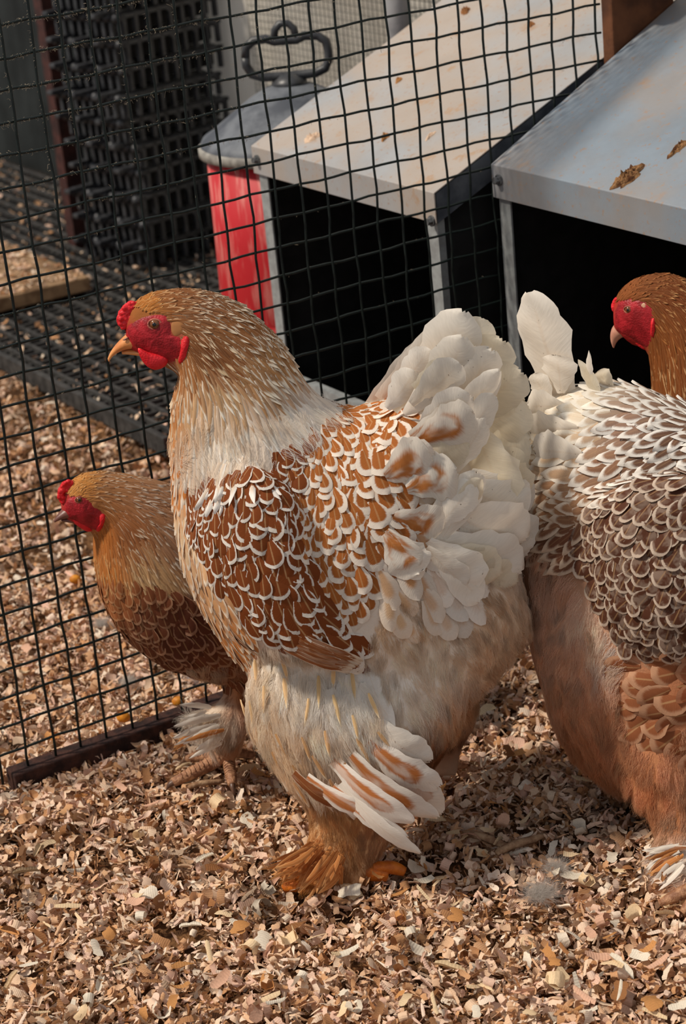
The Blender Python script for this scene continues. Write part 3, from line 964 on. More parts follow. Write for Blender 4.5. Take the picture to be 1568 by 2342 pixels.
def idw(ctrl, P, p=3.0):
    ctrl = np.asarray(ctrl, float)
    d2 = ((P[:, None, :] - ctrl[None, :, :2])**2).sum(-1) + 60.0
    w = d2**(-p/2); w /= w.sum(1, keepdims=True)
    return w @ ctrl[:, 2:]


def colctrl(rows):
    """(x, y, rgb...) in sRGB 255 -> linear control points"""
    return [(r[0], r[1], *lin(r[2:5]), *(lin(r[5:8]) if len(r) > 5 else ())) for r in rows]


def feather_grid(shape, nl=7, nw=4, bend=.12, cup=.18, seed=0):
    r = np.random.default_rng(seed)
    V, UV = [], []
    for j in range(nl+1):
        v = 1-(1-j/nl)**1.5
        if shape == 'round': w = min(1, .35+1.5*v)*math.sqrt(max(0, 1-(max(v-.55, 0)/.455)**2.2))
        elif shape == 'lance': w = max(.02, math.sin(math.pi*min(1, .12+.88*v**.9))**.75)
        elif shape == 'broad': w = min(1, .25+1.25*v)*math.sqrt(max(0, 1-(max(v-.68, 0)/.325)**2.6))
        else: w = 1
        if j == nl: w = max(w, .06)
        for i in range(nw+1):
            u = i/nw; x = (2*u-1)
            V.append((x*.5*w, v + r.uniform(-.012, .012), -bend*v*v - cup*x*x*w*.35 + .03*math.sin(v*5+seed)*x))
            UV.append((u, v))
    F = [(j*(nw+1)+i, j*(nw+1)+i+1, (j+1)*(nw+1)+i+1, (j+1)*(nw+1)+i) for j in range(nl) for i in range(nw)]
    return np.array(V), np.array(UV), np.array(F)


FT = {k: [feather_grid(k, seed=s, bend=b) for s, b in ((1, .10), (2, .16), (3, .06))] for k in ('round', 'lance', 'broad')}


class Hen:
    def __init__(s, name, label, p0, ang, loc, facing):
        s.p0 = np.asarray(p0, float); a = math.radians(ang)
        s.e = np.array([math.cos(a), math.sin(a), 0]); s.nn = np.array([s.e[1], -s.e[0], 0])   # nn towards the camera
        s.root = empty(name, loc, label, 'hen', 'hens in the run')
        s.loc = np.array(loc, float)
        s.facing = facing
        s.V, s.F = [], []

    def un(s, px, py, off=0.0):
        return on_plane(px, py, s.p0 + s.nn*off, s.nn)

    def mirror(s, P):
        d = (P - s.p0) @ s.nn
        return P - 2*d[:, None]*s.nn

    def pix(s, P):
        """pixel of the near-side twin of each point"""
        d = (P - s.p0) @ s.nn
        Q = P - np.minimum(d, 0)[:, None]*2*s.nn
        return project(Q), d

    def loft(s, st, sub=4, seg=24, mirror=False):
        """stations (topx, topy, botx, boty, halfwidth, offset)"""
        A = np.array([(*r, 0.0)[:6] for r in st], float)
        A = catmull(A, sub)
        for sgn in ((1, -1) if mirror else (1,)):
            b = len(s.V)
            for tx, ty, bx, by, hw, off in A:
                T, B = s.un(tx, ty, off), s.un(bx, by, off)
                c, a = (T+B)/2, (T-B)/2
                for k in range(seg):
                    th = 2*math.pi*k/seg
                    p = c + a*math.cos(th) + s.nn*max(hw, .001)*math.sin(th)
                    if sgn < 0: p = p - 2*((p-s.p0) @ s.nn)*s.nn
                    s.V.append(p)
            n = len(A)
            for i in range(n-1):
                for k in range(seg):
                    k2 = (k+1) % seg
                    f = (b+i*seg+k, b+i*seg+k2, b+(i+1)*seg+k2, b+(i+1)*seg+k)
                    s.F.append(f)
            s.F.append(tuple(b+k for k in range(seg))); s.F.append(tuple(b+(n-1)*seg+k for k in range(seg)))

    def finish_body(s, bodycols, voxel=.0042):
        me = bpy.data.meshes.new('body'); me.from_pydata([tuple(v) for v in s.V], [], s.F); me.update()
        bm = bmesh.new(); bm.from_mesh(me); bmesh.ops.recalc_face_normals(bm, faces=bm.faces); bm.to_mesh(me); bm.free()
        o = bpy.data.objects.new('body_tmp', me); COL.objects.link(o)
        r = o.modifiers.new('r', 'REMESH'); r.mode = 'VOXEL'; r.voxel_size = voxel
        sm = o.modifiers.new('s', 'SMOOTH'); sm.factor = .5; sm.iterations = 7
        dg = bpy.context.evaluated_depsgraph_get()
        ev = o.evaluated_get(dg); m2 = bpy.data.meshes.new_from_object(ev)
        bpy.data.objects.remove(o)
        m2.calc_loop_triangles()
        s.bv = np.empty(len(m2.vertices)*3); m2.vertices.foreach_get('co', s.bv); s.bv = s.bv.reshape(-1, 3)
        s.bn = np.empty(len(m2.vertices)*3); m2.vertices.foreach_get('normal', s.bn); s.bn = s.bn.reshape(-1, 3)
        s.bt = np.empty(len(m2.loop_triangles)*3, np.int32); m2.loop_triangles.foreach_get('vertices', s.bt); s.bt = s.bt.reshape(-1, 3)
        s.bvh = BVHTree.FromPolygons([tuple(v) for v in s.bv], [tuple(int(q) for q in t) for t in s.bt])
        pp, _ = s.pix(s.bv)
        cols = idw(colctrl(bodycols), pp)
        s.body = mesh_obj('body', s.bv, s.bt, M['skin'], s.root, True, attrs={'col': cols[:, :3]})
        t = s.bv[s.bt]; s.area = np.linalg.norm(np.cross(t[:, 1]-t[:, 0], t[:, 2]-t[:, 0]), axis=1)/2
        return s.body

    def sample(s, n):
        k = rng.choice(len(s.bt), n, p=s.area/s.area.sum())
        a, b = rng.random(n), rng.random(n); sw = a+b > 1; a[sw], b[sw] = 1-a[sw], 1-b[sw]
        w = np.stack([1-a-b, a, b], 1)
        t = s.bt[k]
        return (s.bv[t]*w[..., None]).sum(1), unit((s.bn[t]*w[..., None]).sum(1))

    def tangent(s, d2, pp, nrm, dist):
        """pixel directions -> unit tangents on the surface"""
        A = np.array([s.un(x, y) for x, y in pp]); B = np.array([s.un(x, y) for x, y in pp + d2*20])
        D = unit(B - A)
        T = D - nrm*(D*nrm).sum(1)[:, None]
        return unit(T + 1e-6)

    def poisson(s, P, r):
        cell = r.min(); keep = []; grid = {}
        K = np.floor(P/(cell*1.0)).astype(int)
        R = int(math.ceil(r.max()/cell))
        rg = [(a, b, c) for a in range(-R, R+1) for b in range(-R, R+1) for c in range(-R, R+1)]
        for i in range(len(P)):
            k = K[i]; ok = True
            for a, b, c in rg:
                for j in grid.get((k[0]+a, k[1]+b, k[2]+c), ()):
                    if ((P[i]-P[j])**2).sum() < r[i]*r[i]: ok = False; break
                if not ok: break
            if ok:
                keep.append(i); grid.setdefault(tuple(k), []).append(i)
        return np.array(keep, int)

    def feathers(s, name, poly, ctrl, cols, shape='round', spacing=.55, tilt=9, lace=.28, parts=None, jitter=.12, lift=0.0, far=True, avoid=(), cand=9000, label=None, wfac=1.0, lfac=1.0, mat='attr'):
        """ctrl rows: x, y, dx, dy, length px, width px.  cols rows: x, y, inner rgb, edge rgb.  parts = material for singly built near-side feathers"""
        P, Nn = s.sample(cand*6)
        pp, d = s.pix(P)
        ok = inpoly(pp, poly)
        for a in avoid: ok &= ~inpoly(pp, a)
        if not far: ok &= d > -.004
        P, Nn, pp, d = P[ok][:cand], Nn[ok][:cand], pp[ok][:cand], d[ok][:cand]
        if not len(P): return
        c = idw(ctrl, pp)
        sc = 1.0/3000.0 * (np.linalg.norm(P-CAM, axis=1)/1.56)
        L, Wd = c[:, 2]*sc*lfac, c[:, 3]*sc*wfac
        keep = s.poisson(P, np.sqrt(Wd*L)*spacing)
        P, Nn, pp, d, c, L, Wd = P[keep], Nn[keep], pp[keep], d[keep], c[keep], L[keep], Wd[keep]
        n = len(P)
        d2 = unit(c[:, :2]); ja = rng.normal(0, jitter, n)
        d2 = np.stack([d2[:, 0]*np.cos(ja)-d2[:, 1]*np.sin(ja), d2[:, 0]*np.sin(ja)+d2[:, 1]*np.cos(ja)], 1)
        T = s.tangent(d2, pp, Nn, None)
        B = np.cross(T, Nn)
        al = np.radians(tilt*rng.uniform(.7, 1.4, n))
        Y = T*np.cos(al)[:, None] + Nn*np.sin(al)[:, None]; Z = np.cross(B, Y)
        rollj = rng.normal(0, .14, n)
        B2 = B*np.cos(rollj)[:, None] + Z*np.sin(rollj)[:, None]; Z = np.cross(B2, Y); B = B2
        L = L*rng.uniform(.9, 1.12, n); Wd = Wd*rng.uniform(.9, 1.1, n)
        root = P - T*(L*.45)[:, None] + Nn*(lift - L*.02)[:, None]
        near = d > -.004
        cc = idw(colctrl(cols), pp)
        fl = FT[shape]; wh = rng.integers(0, len(fl), n)
        sel_stuff = np.ones(n, bool)
        if parts:
            q = project(P); vis = near & (q[:, 0] < W_+30)
            if not hasattr(s, 'tmesh'): s.tmesh = {}
            key = (shape, parts)
            if key not in s.tmesh:
                s.tmesh[key] = []
                for v, uv, f in fl:
                    me = bpy.data.meshes.new(name); me.from_pydata([tuple(p) for p in v], [], [tuple(int(i) for i in q_) for q_ in f])
                    lay = me.uv_layers.new(name='UVMap'); vi = np.empty(len(me.loops), np.int32); me.loops.foreach_get('vertex_index', vi)
                    lay.data.foreach_set('uv', uv[vi].ravel().astype(np.float32))
                    me.polygons.foreach_set('use_smooth', np.ones(len(me.polygons), bool)); me.materials.append(M[parts]); s.tmesh[key].append(me)
            idx = np.where(vis)[0][:300]
            for i in idx:
                o = bpy.data.objects.new(name, s.tmesh[key][wh[i]]); COL.objects.link(o); o.parent = s.root
                x, y, z = B[i]*Wd[i], Y[i]*L[i], Z[i]*L[i]; l = root[i]-s.loc
                o.matrix_basis = Matrix(((x[0], y[0], z[0], l[0]), (x[1], y[1], z[1], l[1]), (x[2], y[2], z[2], l[2]), (0, 0, 0, 1)))
            sel_stuff[idx] = False
            print(name, 'parts', len(idx), 'rest', sel_stuff.sum())
        V, F, UV, I, E, b = [], [], [], [], [], 0
        for k, (v, uv, f) in enumerate(fl):
            ix = np.where(sel_stuff & (wh == k))[0]
            if not len(ix): continue
            vv = (root[ix][:, None] + B[ix][:, None]*(v[None, :, :1]*Wd[ix][:, None, None])
                  + Y[ix][:, None]*(v[None, :, 1:2]*L[ix][:, None, None]) + Z[ix][:, None]*(v[None, :, 2:]*L[ix][:, None, None]))
            m = len(v); V.append(vv.reshape(-1, 3)); UV.append(np.tile(uv, (len(ix), 1)))
            F.append((f[None] + (np.arange(len(ix))*m)[:, None, None] + b).reshape(-1, 4)); b += len(ix)*m
            vr = rng.uniform(.85, 1.1, (len(ix), 1))
            I.append(np.repeat(cc[ix, :3]*vr, m, 0)); E.append(np.repeat(cc[ix, 3:6]*vr, m, 0))
        if V:
            V = np.concatenate(V)
            o = mesh_obj(name + ('_plumage' if parts else ''), V, np.concatenate(F), M[mat], s.root, True, np.concatenate(UV),
                         {'inner': np.concatenate(I), 'edge': np.concatenate(E), 'lace': np.full(len(V), lace)})
            o['kind'] = 'stuff'
            if label: o['label'] = label
            print(name, 'stuff', sel_stuff.sum())

    def fluff(s, name, poly, ctrl, cols, n=6000, out=.55, rad=.00013, avoid=(), curl=.05, label=None, far=.5, lift=-.001, lscale=1.0):
        """hair-like down.  ctrl rows: x, y, dx, dy, length px"""
        P, Nn = s.sample(n*8)
        pp, d = s.pix(P)
        ok = inpoly(pp, poly)
        for a in avoid: ok &= ~inpoly(pp, a)
        ok &= (d > -.006) | (rng.random(len(P)) < far)
        P, Nn, pp, d = P[ok][:n], Nn[ok][:n], pp[ok][:n], d[ok][:n]
        n = len(P)
        if not n: return
        c = idw(ctrl, pp)
        d2 = unit(c[:, :2])
        # clumps
        ph = np.sin(pp[:, 0]*.045+1.3*np.sin(pp[:, 1]*.031))*.55 + np.sin(pp[:, 1]*.07+pp[:, 0]*.11)*.35 + rng.normal(0, .2, n)
        a = ph*.42
        d2 = np.stack([d2[:, 0]*np.cos(a)-d2[:, 1]*np.sin(a), d2[:, 0]*np.sin(a)+d2[:, 1]*np.cos(a)], 1)
        T = s.tangent(d2, pp, Nn, None)
        o_ = out*(1+.35*np.sin(pp[:, 0]*.083+pp[:, 1]*.051))[:, None]
        D = unit(T + Nn*o_)
        L = c[:, 2]*lscale/3000.0*rng.uniform(.6, 1.25, n)
        cc = idw(colctrl(cols), pp)[:, :3]
        K = max(8, n//60); cid = rng.choice(n, K, replace=False)
        kd = KDTree(K)
        for i_, q_ in enumerate(cid): kd.insert(P[q_], i_)
        kd.balance(); own = cid[np.array([kd.find(p_)[1] for p_ in P])]
        tgt = P[own] + (D[own]*.55 + T[own]*.45)*(L[own]*1.05)[:, None]
        cl = rng.uniform(.25, .7, n)[:, None]
        Dc = (tgt - P)/L[:, None]
        D = D*(1-cl) + Dc*cl
        cv = np.clip(rng.normal(1.02, .12, n), .7, 1.25)
        warm = np.clip(rng.normal(-.05, .34, n), -.9, .9)[own][:, None]
        cc = cc*cv[own][:, None]*np.clip(rng.normal(1, .07, (n, 1)), .75, 1.2)
        cc = cc*np.where(warm > 0, 1 - warm*np.array([.06, .20, .36]), 1 - warm*np.array([.03, .05, .08]))
        cc = np.clip(cc, 0, .93)
        o = hair_obj(name, P + Nn*lift, D, L, rad*rng.uniform(.7, 1.4, n), cc, s.root, 'hair', 6, bend=T*.30 - Nn*o_*.35 - UP*.12, curl=curl)
        if label: o['label'] = label
        return o

    def skin_pt(s, px, py):
        r = unit(ray(px, py)); h = s.bvh.ray_cast(Vector(CAM), Vector(r))
        if h[0] is None: return s.un(px, py), s.nn
        return np.array(h[0]), np.array(h[1])

    def pad(s, name, poly, mat, mode='plane', off=0.0, thick=.003, both=False, n=44, label=None, rough=.0, col=None, sink=.3):
        """a pillow with a closed outline: on a plane of the hen, or laid over the skin"""
        Q = closed_spline(poly, n); m = len(Q); c = Q.mean(0)
        objs = []
        for side in ((1, -1) if both else (1,)):
            V = []; ks = [1, .97, .9, .78, .6, .4, .2]
            for k in ks:
                h = math.sqrt(max(0, 1-k*k))
                for q in c + (Q-c)*k:
                    if mode == 'skin':
                        p, nr = s.skin_pt(*q); p = p + nr*(thick*h - thick*sink + rough*random.uniform(-1, 1)*h)
                    else:
                        p = s.un(q[0], q[1], off) + s.nn*(thick*h + rough*random.uniform(-1, 1)*h)
                    V.append(p)
            p, nr = (s.skin_pt(*c) if mode == 'skin' else (s.un(c[0], c[1], off), s.nn))
            V.append(p + nr*thick*(1-sink if mode == 'skin' else 1))
            F = [(i*m+k, i*m+(k+1) % m, (i+1)*m+(k+1) % m, (i+1)*m+k) for i in range(len(ks)-1) for k in range(m)]
            F += [((len(ks)-1)*m+k, (len(ks)-1)*m+(k+1) % m, len(V)-1) for k in range(m)]
            if mode != 'skin':                                       # the back half
                b = len(V); V2 = []
                for k in ks[1:]:
                    h = math.sqrt(max(0, 1-k*k))
                    for q in c + (Q-c)*k: V2.append(s.un(q[0], q[1], off) - s.nn*thick*h)
                V2.append(s.un(c[0], c[1], off) - s.nn*thick)
                V += V2; g = lambda i, k: (k % m) if i == 0 else b+(i-1)*m+(k % m)
                F += [(g(i, k+1), g(i, k), g(i+1, k), g(i+1, k+1)) for i in range(len(ks)-1) for k in range(m)]
                F += [(g(len(ks)-1, k+1), g(len(ks)-1, k), len(V)-1) for k in range(m)]
            V = np.array(V)
            if side < 0: V = s.mirror(V); F = [f[::-1] for f in F]
            o = mesh_obj(name, V, F, M[mat], s.root, True)
            if label: o['label'] = label
            objs.append(o)
        return objs

    def comb(s, poly, mat='comb', w=.0036, bumps=420, name='comb'):
        """a low pea comb: many small balls inside the outline, fused into one"""
        Q = closed_spline(poly, 40); lo, hi = Q.min(0), Q.max(0)
        mb = MB(); k = 0
        for t in Q:
            q = Q.mean(0) + (t-Q.mean(0))*.86
            mb.ball(s.un(q[0], q[1], rng.normal(0, .0012)), rng.uniform(.0011, .0021), 8, 6)
        while k < bumps:
            q = rng.uniform(lo, hi)
            if not inpoly(q[None], Q)[0]: continue
            qq = Q.mean(0) + (q-Q.mean(0))*.9
            mb.ball(s.un(qq[0], qq[1], rng.uniform(-w, w)), rng.uniform(.0010, .0021), 8, 6); k += 1
        o = mb.build(name, M[mat], s.root, True)
        r = o.modifiers.new('r', 'REMESH'); r.mode = 'VOXEL'; r.voxel_size = .0006; r.use_smooth_shade = True
        sm = o.modifiers.new('s', 'SMOOTH'); sm.iterations = 1
        return o

    def solid(s, name, st, mat, sub=4, seg=16, label=None):
        V0, F0 = s.V, s.F; s.V, s.F = [], []
        s.loft(st, sub, seg); o = mesh_obj(name, np.array(s.V), s.F, M[mat], s.root, True)
        s.V, s.F = V0, F0
        if label: o['label'] = label
        return o

    def eye(s, px, py, rpx):
        objs = []
        p, nr = s.skin_pt(px, py); r = rpx/3000.0
        for side in (1, -1):
            if side < 0: p = s.mirror(p[None])[0]; nr = nr - 2*(nr @ s.nn)*s.nn
            a = unit(nr*.7 + s.nn*side*.6)
            MBs = MB().ball(p - a*r*.25, r, 18, 12); e = MBs.build('eye', M['iris'], s.root, True)
            MB().ball(p + a*r*.33, r*.50, 14, 10).build('pupil', M['pupil'], e, True)
            x = unit(np.cross(a, UP)); y = np.cross(x, a)
            ring = [p + a*r*.20 + (x*math.cos(t)*1.12 + y*math.sin(t)*.86)*r for t in np.linspace(0, 2*math.pi, 25)]
            MB().tube(ring, r*.17, 8).build('eyelid', M['lid'], s.root, True)
            objs.append(e)
        return objs

    def plume(s, name, base, tip, wpx, mat, shape='broad', curl=0.0, bend=.10, tw=0.0, cup=.25, label=None, nl=14, nw=6, lift=.009):
        """one large feather from base (px, py, offset) to tip (px, py, offset)"""
        def fit(q, add):
            if q[2] < .03: return q
            r = unit(ray(q[0], q[1])); h = s.bvh.ray_cast(Vector(CAM), Vector(r))
            if h[0] is None: return q
            return (q[0], q[1], max(q[2], float((np.array(h[0])-s.p0) @ s.nn) + add))
        base, tip = fit(base, lift*.4), fit(tip, lift)
        A, B = s.un(*base), s.un(*tip); L = np.linalg.norm(B-A); w = wpx/3000.0
        Y = (B-A)/L; Z = s.nn - Y*(s.nn @ Y); Z = unit(Z); X = np.cross(Y, Z)
        ca, sa = math.cos(tw), math.sin(tw); X, Z = X*ca+Z*sa, Z*ca-X*sa
        sd = random.uniform(0, 6)
        V, UV = [], []
        for j in range(nl+1):
            v = 1-(1-j/nl)**1.6
            if shape == 'broad': ww = min(1, .22+1.35*v)*math.sqrt(max(0, 1-(max(v-.70, 0)/.305)**2.5))
            elif shape == 'sickle': ww = min(1, .5+.8*v)*math.sqrt(max(0, 1-(max(v-.55, 0)/.46)**1.7))
            else: ww = max(.04, math.sin(math.pi*min(1, .15+.85*v))**.7)
            if j == nl: ww = max(ww, .05)
            for i in range(nw+1):
                u = i/nw; x = 2*u-1
                V.append(A + Y*(L*(v+.015*math.sin(9*x+sd)*v)) + X*(x*.5*w*ww*(1+.07*math.sin(v*21+sd+2*x)+.04*math.sin(v*47+sd*3)) + curl*L*math.sin(math.pi*v)*.5)
                         + Z*(bend*L*math.sin(math.pi*min(v*1.0, 1)) - cup*w*x*x*.5*ww + .02*w*math.sin(v*14+x*3+sd)))
                UV.append((u, v))
        F = [(j*(nw+1)+i, j*(nw+1)+i+1, (j+1)*(nw+1)+i+1, (j+1)*(nw+1)+i) for j in range(nl) for i in range(nw)]
        o = mesh_obj(name, np.array(V), np.array(F), M[mat], s.root, True, np.array(UV))
        if label: o['label'] = label
        return o

    def tube(s, name, pts, rad, mat, sub=4, seg=10, label=None, parent=None):
        pts = catmull(np.array(pts), sub); r = catmull(np.array(rad)[:, None], sub)[:, 0]
        o = MB().tube(pts, r, seg).build(name, M[mat], parent or s.root, True)
        if label: o['label'] = label
        return o


M['w_dark'] = feather_mat('laced_wing_feather', lin((130, 66, 28)), lin((230, 220, 208)), .145, .5, soft=.10)
M['w_light'] = feather_mat('laced_saddle_feather', lin((172, 100, 46)), lin((236, 222, 206)), .42, .45, soft=.2)
M['white'] = feather_mat('white_feather', lin((236, 226, 212)), lin((238, 230, 218)), .3, .12, 0, .30, .5, speck=True)
M['cream'] = feather_mat('cream_feather', lin((236, 224, 200)), lin((238, 228, 208)), .3, .1, 0, .45, .5, speck=True)
M['spot'] = feather_mat('white_feather_brown_spots', lin((196, 124, 66)), lin((236, 226, 212)), .46, .2, 1.0, .25, .4)
M['brownwing'] = feather_mat('dark_brown_wing_feather', lin((86, 50, 34)), lin((196, 176, 158)), .12, .35, .3, .2, .22)
M['buffcush'] = feather_mat('buff_cushion_feather', lin((158, 96, 62)), lin((206, 158, 124)), .3, .6, 0, .25, .35)
M['quill'] = feather_mat('barred_quill_feather', lin((140, 80, 42)), lin((206, 182, 158)), .12, .3, .3, .2, .2)
M['footbuff'] = feather_mat('buff_foot_feather', lin((190, 122, 66)), lin((206, 150, 96)), .2, .5, 0, .2, .3)
M['earbrown'] = feather_mat('brown_ear_tuft', lin((150, 90, 50)), lin((176, 120, 74)), .3, .2, 0, .1, .4)
M['earpale'] = simple_mat('pale_ear_lobe', lin((206, 170, 136)), lin((180, 130, 104)), 200, .7)
M['hock'] = feather_mat('hock_feather', lin((190, 116, 62)), lin((236, 226, 214)), .5, .2, .6, .25, .3)

# ================================================================ the big white-laced hen
h = Hen('hen', 'large white hen with laced orange-brown wing, standing in the centre in full view', (0, 1.50, 0), 0, (0.0, 1.50, 0), -1)
head_neck = [(284, 742, 288, 798, .005), (300, 700, 306, 806, .0105), (330, 676, 345, 826, .0145), (372, 664, 386, 842, .0175), (420, 661, 418, 862, .0205),
             (475, 668, 398, 905, .0245), (535, 690, 392, 955, .030), (598, 738, 390, 1020, .037), (650, 795, 390, 1095, .045), (700, 878, 398, 1180, .055)]
trunk = [(770, 935, 410, 1270, .064), (845, 940, 446, 1365, .070), (900, 920, 512, 1470, .075), (955, 905, 620, 1570, .078), (1010, 960, 750, 1650, .076),
         (1060, 1010, 880, 1670, .066), (1105, 1070, 1010, 1640, .056), (1140, 1140, 1100, 1570, .046), (1165, 1230, 1165, 1500, .036), (1185, 1310, 1210, 1440, .020)]
h.loft(head_neck + trunk, 4, 28)
h.loft([(490, 1085, 428, 1225, .012, .052), (590, 1075, 470, 1370, .020, .062), (660, 1130, 545, 1470, .022, .068), (705, 1260, 615, 1500, .020, .072), (765, 1390, 700, 1515, .015, .074), (822, 1480, 800, 1525, .006, .074)], 4, 16, True)
# thighs and shanks
h.loft([(600, 1470, 1000, 1440, .030, .030), (566, 1560, 1060, 1560, .043, .034), (580, 1650, 1050, 1660, .046, .036), (625, 1745, 985, 1760, .040, .038), (680, 1815, 935, 1850, .030, .040),
        (705, 1860, 905, 1900, .022, .042), (705, 1920, 870, 1945, .018, .046), (680, 1965, 860, 1985, .020, .050), (650, 2000, 850, 2010, .024, .054)], 4, 24)
h.loft([(860, 1560, 1100, 1560, .03, -.035), (920, 1650, 1090, 1650, .025, -.04), (965, 1690, 1065, 1690, .018, -.045), (985, 1730, 1050, 1735, .014, -.05), (985, 1765, 1050, 1770, .013, -.05)], 4, 16)
wing_poly = [(428, 1130), (470, 1110), (600, 1075), (655, 1040), (700, 1020), (690, 1100), (672, 1170), (690, 1270), (735, 1370), (800, 1440), (838, 1500), (815, 1530), (730, 1500), (650, 1480), (560, 1420), (480, 1310), (435, 1230)]
saddle_poly = [(660, 1060), (720, 990), (790, 950), (860, 925), (930, 905), (960, 960), (945, 1050), (965, 1110), (965, 1200), (930, 1270), (890, 1310), (860, 1360), (830, 1410), (790, 1420), (740, 1370), (690, 1270), (665, 1170)]
face_poly = [(284, 750), (296, 738), (312, 730), (324, 724), (340, 720), (362, 717), (384, 722), (392, 745), (394, 768), (414, 772), (416, 808), (402, 828), (378, 830), (340, 818), (316, 800), (300, 785)]
h.finish_body([(300, 770, 170, 36, 40), (360, 790, 160, 36, 40), (318, 715, 150, 92, 48), (350, 700, 160, 100, 54), (450, 690, 176, 128, 88), (560, 760, 190, 150, 112), (480, 850, 190, 150, 110), (600, 900, 214, 190, 160), (500, 1000, 224, 212, 196), (700, 960, 222, 212, 198), (400, 1000, 196, 140, 90),
               (400, 1200, 206, 160, 120), (450, 1380, 196, 150, 112), (560, 1250, 150, 100, 66), (850, 1050, 200, 160, 122), (1000, 1000, 226, 212, 194), (1150, 1100, 222, 204, 180), (1000, 1350, 230, 218, 204), (700, 1600, 238, 230, 220), (900, 1600, 236, 226, 214), (1000, 1500, 236, 226, 212), (1150, 1500, 224, 200, 172),
               (1060, 1660, 196, 150, 112), (780, 1900, 206, 164, 118), (700, 2000, 190, 130, 76), (1020, 1740, 130, 80, 48), (800, 1780, 220, 204, 186)])  # far leg's shadow is put into its dark brown

DC = [(400, 690, 1, -.1, 26, 9), (330, 700, .6, -.6, 16, 8), (460, 690, 1, .1, 34, 10), (540, 725, .95, .35, 46, 13), (610, 800, .8, .6, 56, 17), (450, 800, .8, .55, 46, 12), (430, 850, .45, .9, 46, 12), (400, 900, .05, 1, 36, 12), (520, 860, .65, .75, 58, 16),
      (600, 880, .75, .65, 64, 18), (690, 890, .7, .7, 64, 20), (560, 960, .35, .92, 74, 22), (480, 960, .1, 1, 72, 20), (480, 1060, .06, 1, 76, 24), (580, 1030, .25, .95, 78, 26), (660, 980, .6, .8, 78, 26), (740, 950, .85, .5, 78, 26), (620, 930, .5, .86, 78, 22)]
HC = [(340, 700, 180, 110, 46, 210, 158, 98), (400, 680, 136, 82, 44, 196, 156, 116), (480, 690, 126, 80, 50, 218, 200, 176), (560, 760, 146, 94, 54, 232, 218, 198), (640, 850, 176, 128, 82, 234, 222, 202), (480, 820, 112, 64, 32, 214, 186, 148), (540, 850, 128, 76, 40, 224, 206, 176),
      (430, 870, 160, 102, 56, 226, 202, 170), (600, 900, 176, 130, 86, 236, 226, 208), (520, 930, 196, 158, 116, 236, 230, 218), (440, 960, 206, 168, 126, 236, 230, 218), (500, 1040, 230, 216, 198, 240, 235, 228), (620, 1000, 228, 214, 198, 240, 236, 230), (700, 960, 228, 218, 206, 240, 236, 230), (395, 960, 190, 118, 58, 228, 200, 164), (760, 950, 224, 214, 202, 238, 232, 226)]
neck_poly = [(300, 690), (345, 655), (420, 645), (500, 655), (570, 700), (640, 760), (700, 850), (790, 930), (800, 960), (722, 1004), (656, 1050), (600, 1084), (470, 1122), (425, 1132), (400, 1060), (370, 900), (380, 840), (430, 835), (440, 790), (425, 745), (390, 720), (340, 705)]
h.feathers('hackle_feathers', neck_poly, DC, HC, 'lance', .26, 3.5, .36, None, .08, .0010, cand=22000, wfac=1.05, lfac=1.75, mat='soft')
h.fluff('hackle_barbs', [(385, 1000), (450, 960), (560, 960), (650, 940), (760, 935), (800, 960), (722, 1000), (656, 1042), (600, 1072), (470, 1108), (425, 1116), (400, 1060)], [(*q[:4], q[4]*.42) for q in DC], [(q[0], q[1], *[int(.3*q[2+i]+.7*q[5+i]) for i in range(3)]) for q in HC], 5000, .14, .0001, curl=.04, lift=.0026, label='fine barbs over the lower hackle')
# breast
h.feathers('breast_feathers', [(370, 900), (420, 1060), (432, 1140), (436, 1240), (490, 1330), (580, 1450), (600, 1540), (560, 1560), (470, 1440), (400, 1300), (370, 1100)],
           [(395, 1000, .05, 1, 46, 20), (400, 1150, .1, 1, 48, 24), (430, 1320, .35, .93, 50, 24), (520, 1450, .6, .8, 52, 24)],
           [(395, 1000, 204, 130, 62, 228, 204, 176), (400, 1100, 196, 118, 52, 228, 210, 188), (410, 1240, 222, 190, 152, 230, 216, 198), (450, 1380, 200, 150, 104, 224, 204, 180), (540, 1500, 196, 124, 66, 224, 204, 178)], 'lance', .42, 8, .3, cand=6000, mat='soft', lfac=1.2)
# wing coverts and saddle, feather by feather
WD = [(450, 1140, .15, 1, 40, 26), (440, 1220, .12, 1, 44, 26), (520, 1130, .12, 1, 52, 38), (560, 1220, .10, 1, 62, 46), (640, 1120, .1, 1, 56, 44), (640, 1230, .15, 1, 66, 54), (500, 1300, .2, 1, 54, 32), (570, 1340, .25, .95, 60, 40), (650, 1330, .25, .95, 68, 52), (600, 1430, .4, .9, 60, 44), (680, 1420, .45, .9, 70, 52), (760, 1450, .8, .6, 84, 56), (690, 1050, .1, 1, 40, 36)]
WCOL = [(500, 1150, 176, 100, 40, 228, 216, 202), (640, 1200, 140, 70, 28, 224, 214, 204), (700, 1450, 128, 66, 32, 216, 204, 194)]
h.feathers('wing_feather', wing_poly, WD, WCOL, 'round', .395, 7, .15, 'w_dark', .09, .0012, cand=9000, lfac=1.02, wfac=1.03)
SD = [(700, 1050, -.05, 1, 46, 26), (780, 980, .1, 1, 50, 30), (860, 950, .15, .98, 56, 40), (930, 930, .2, .95, 60, 46), (700, 1180, .05, 1, 48, 30), (760, 1100, .1, 1, 52, 36), (860, 1060, .3, .95, 64, 56), (930, 1030, .5, .8, 66, 60), (760, 1250, .18, .98, 58, 42), (860, 1180, .35, .93, 72, 60), (950, 1180, .6, .75, 84, 68), (800, 1370, .3, .95, 60, 44), (890, 1310, .5, .86, 80, 60)]
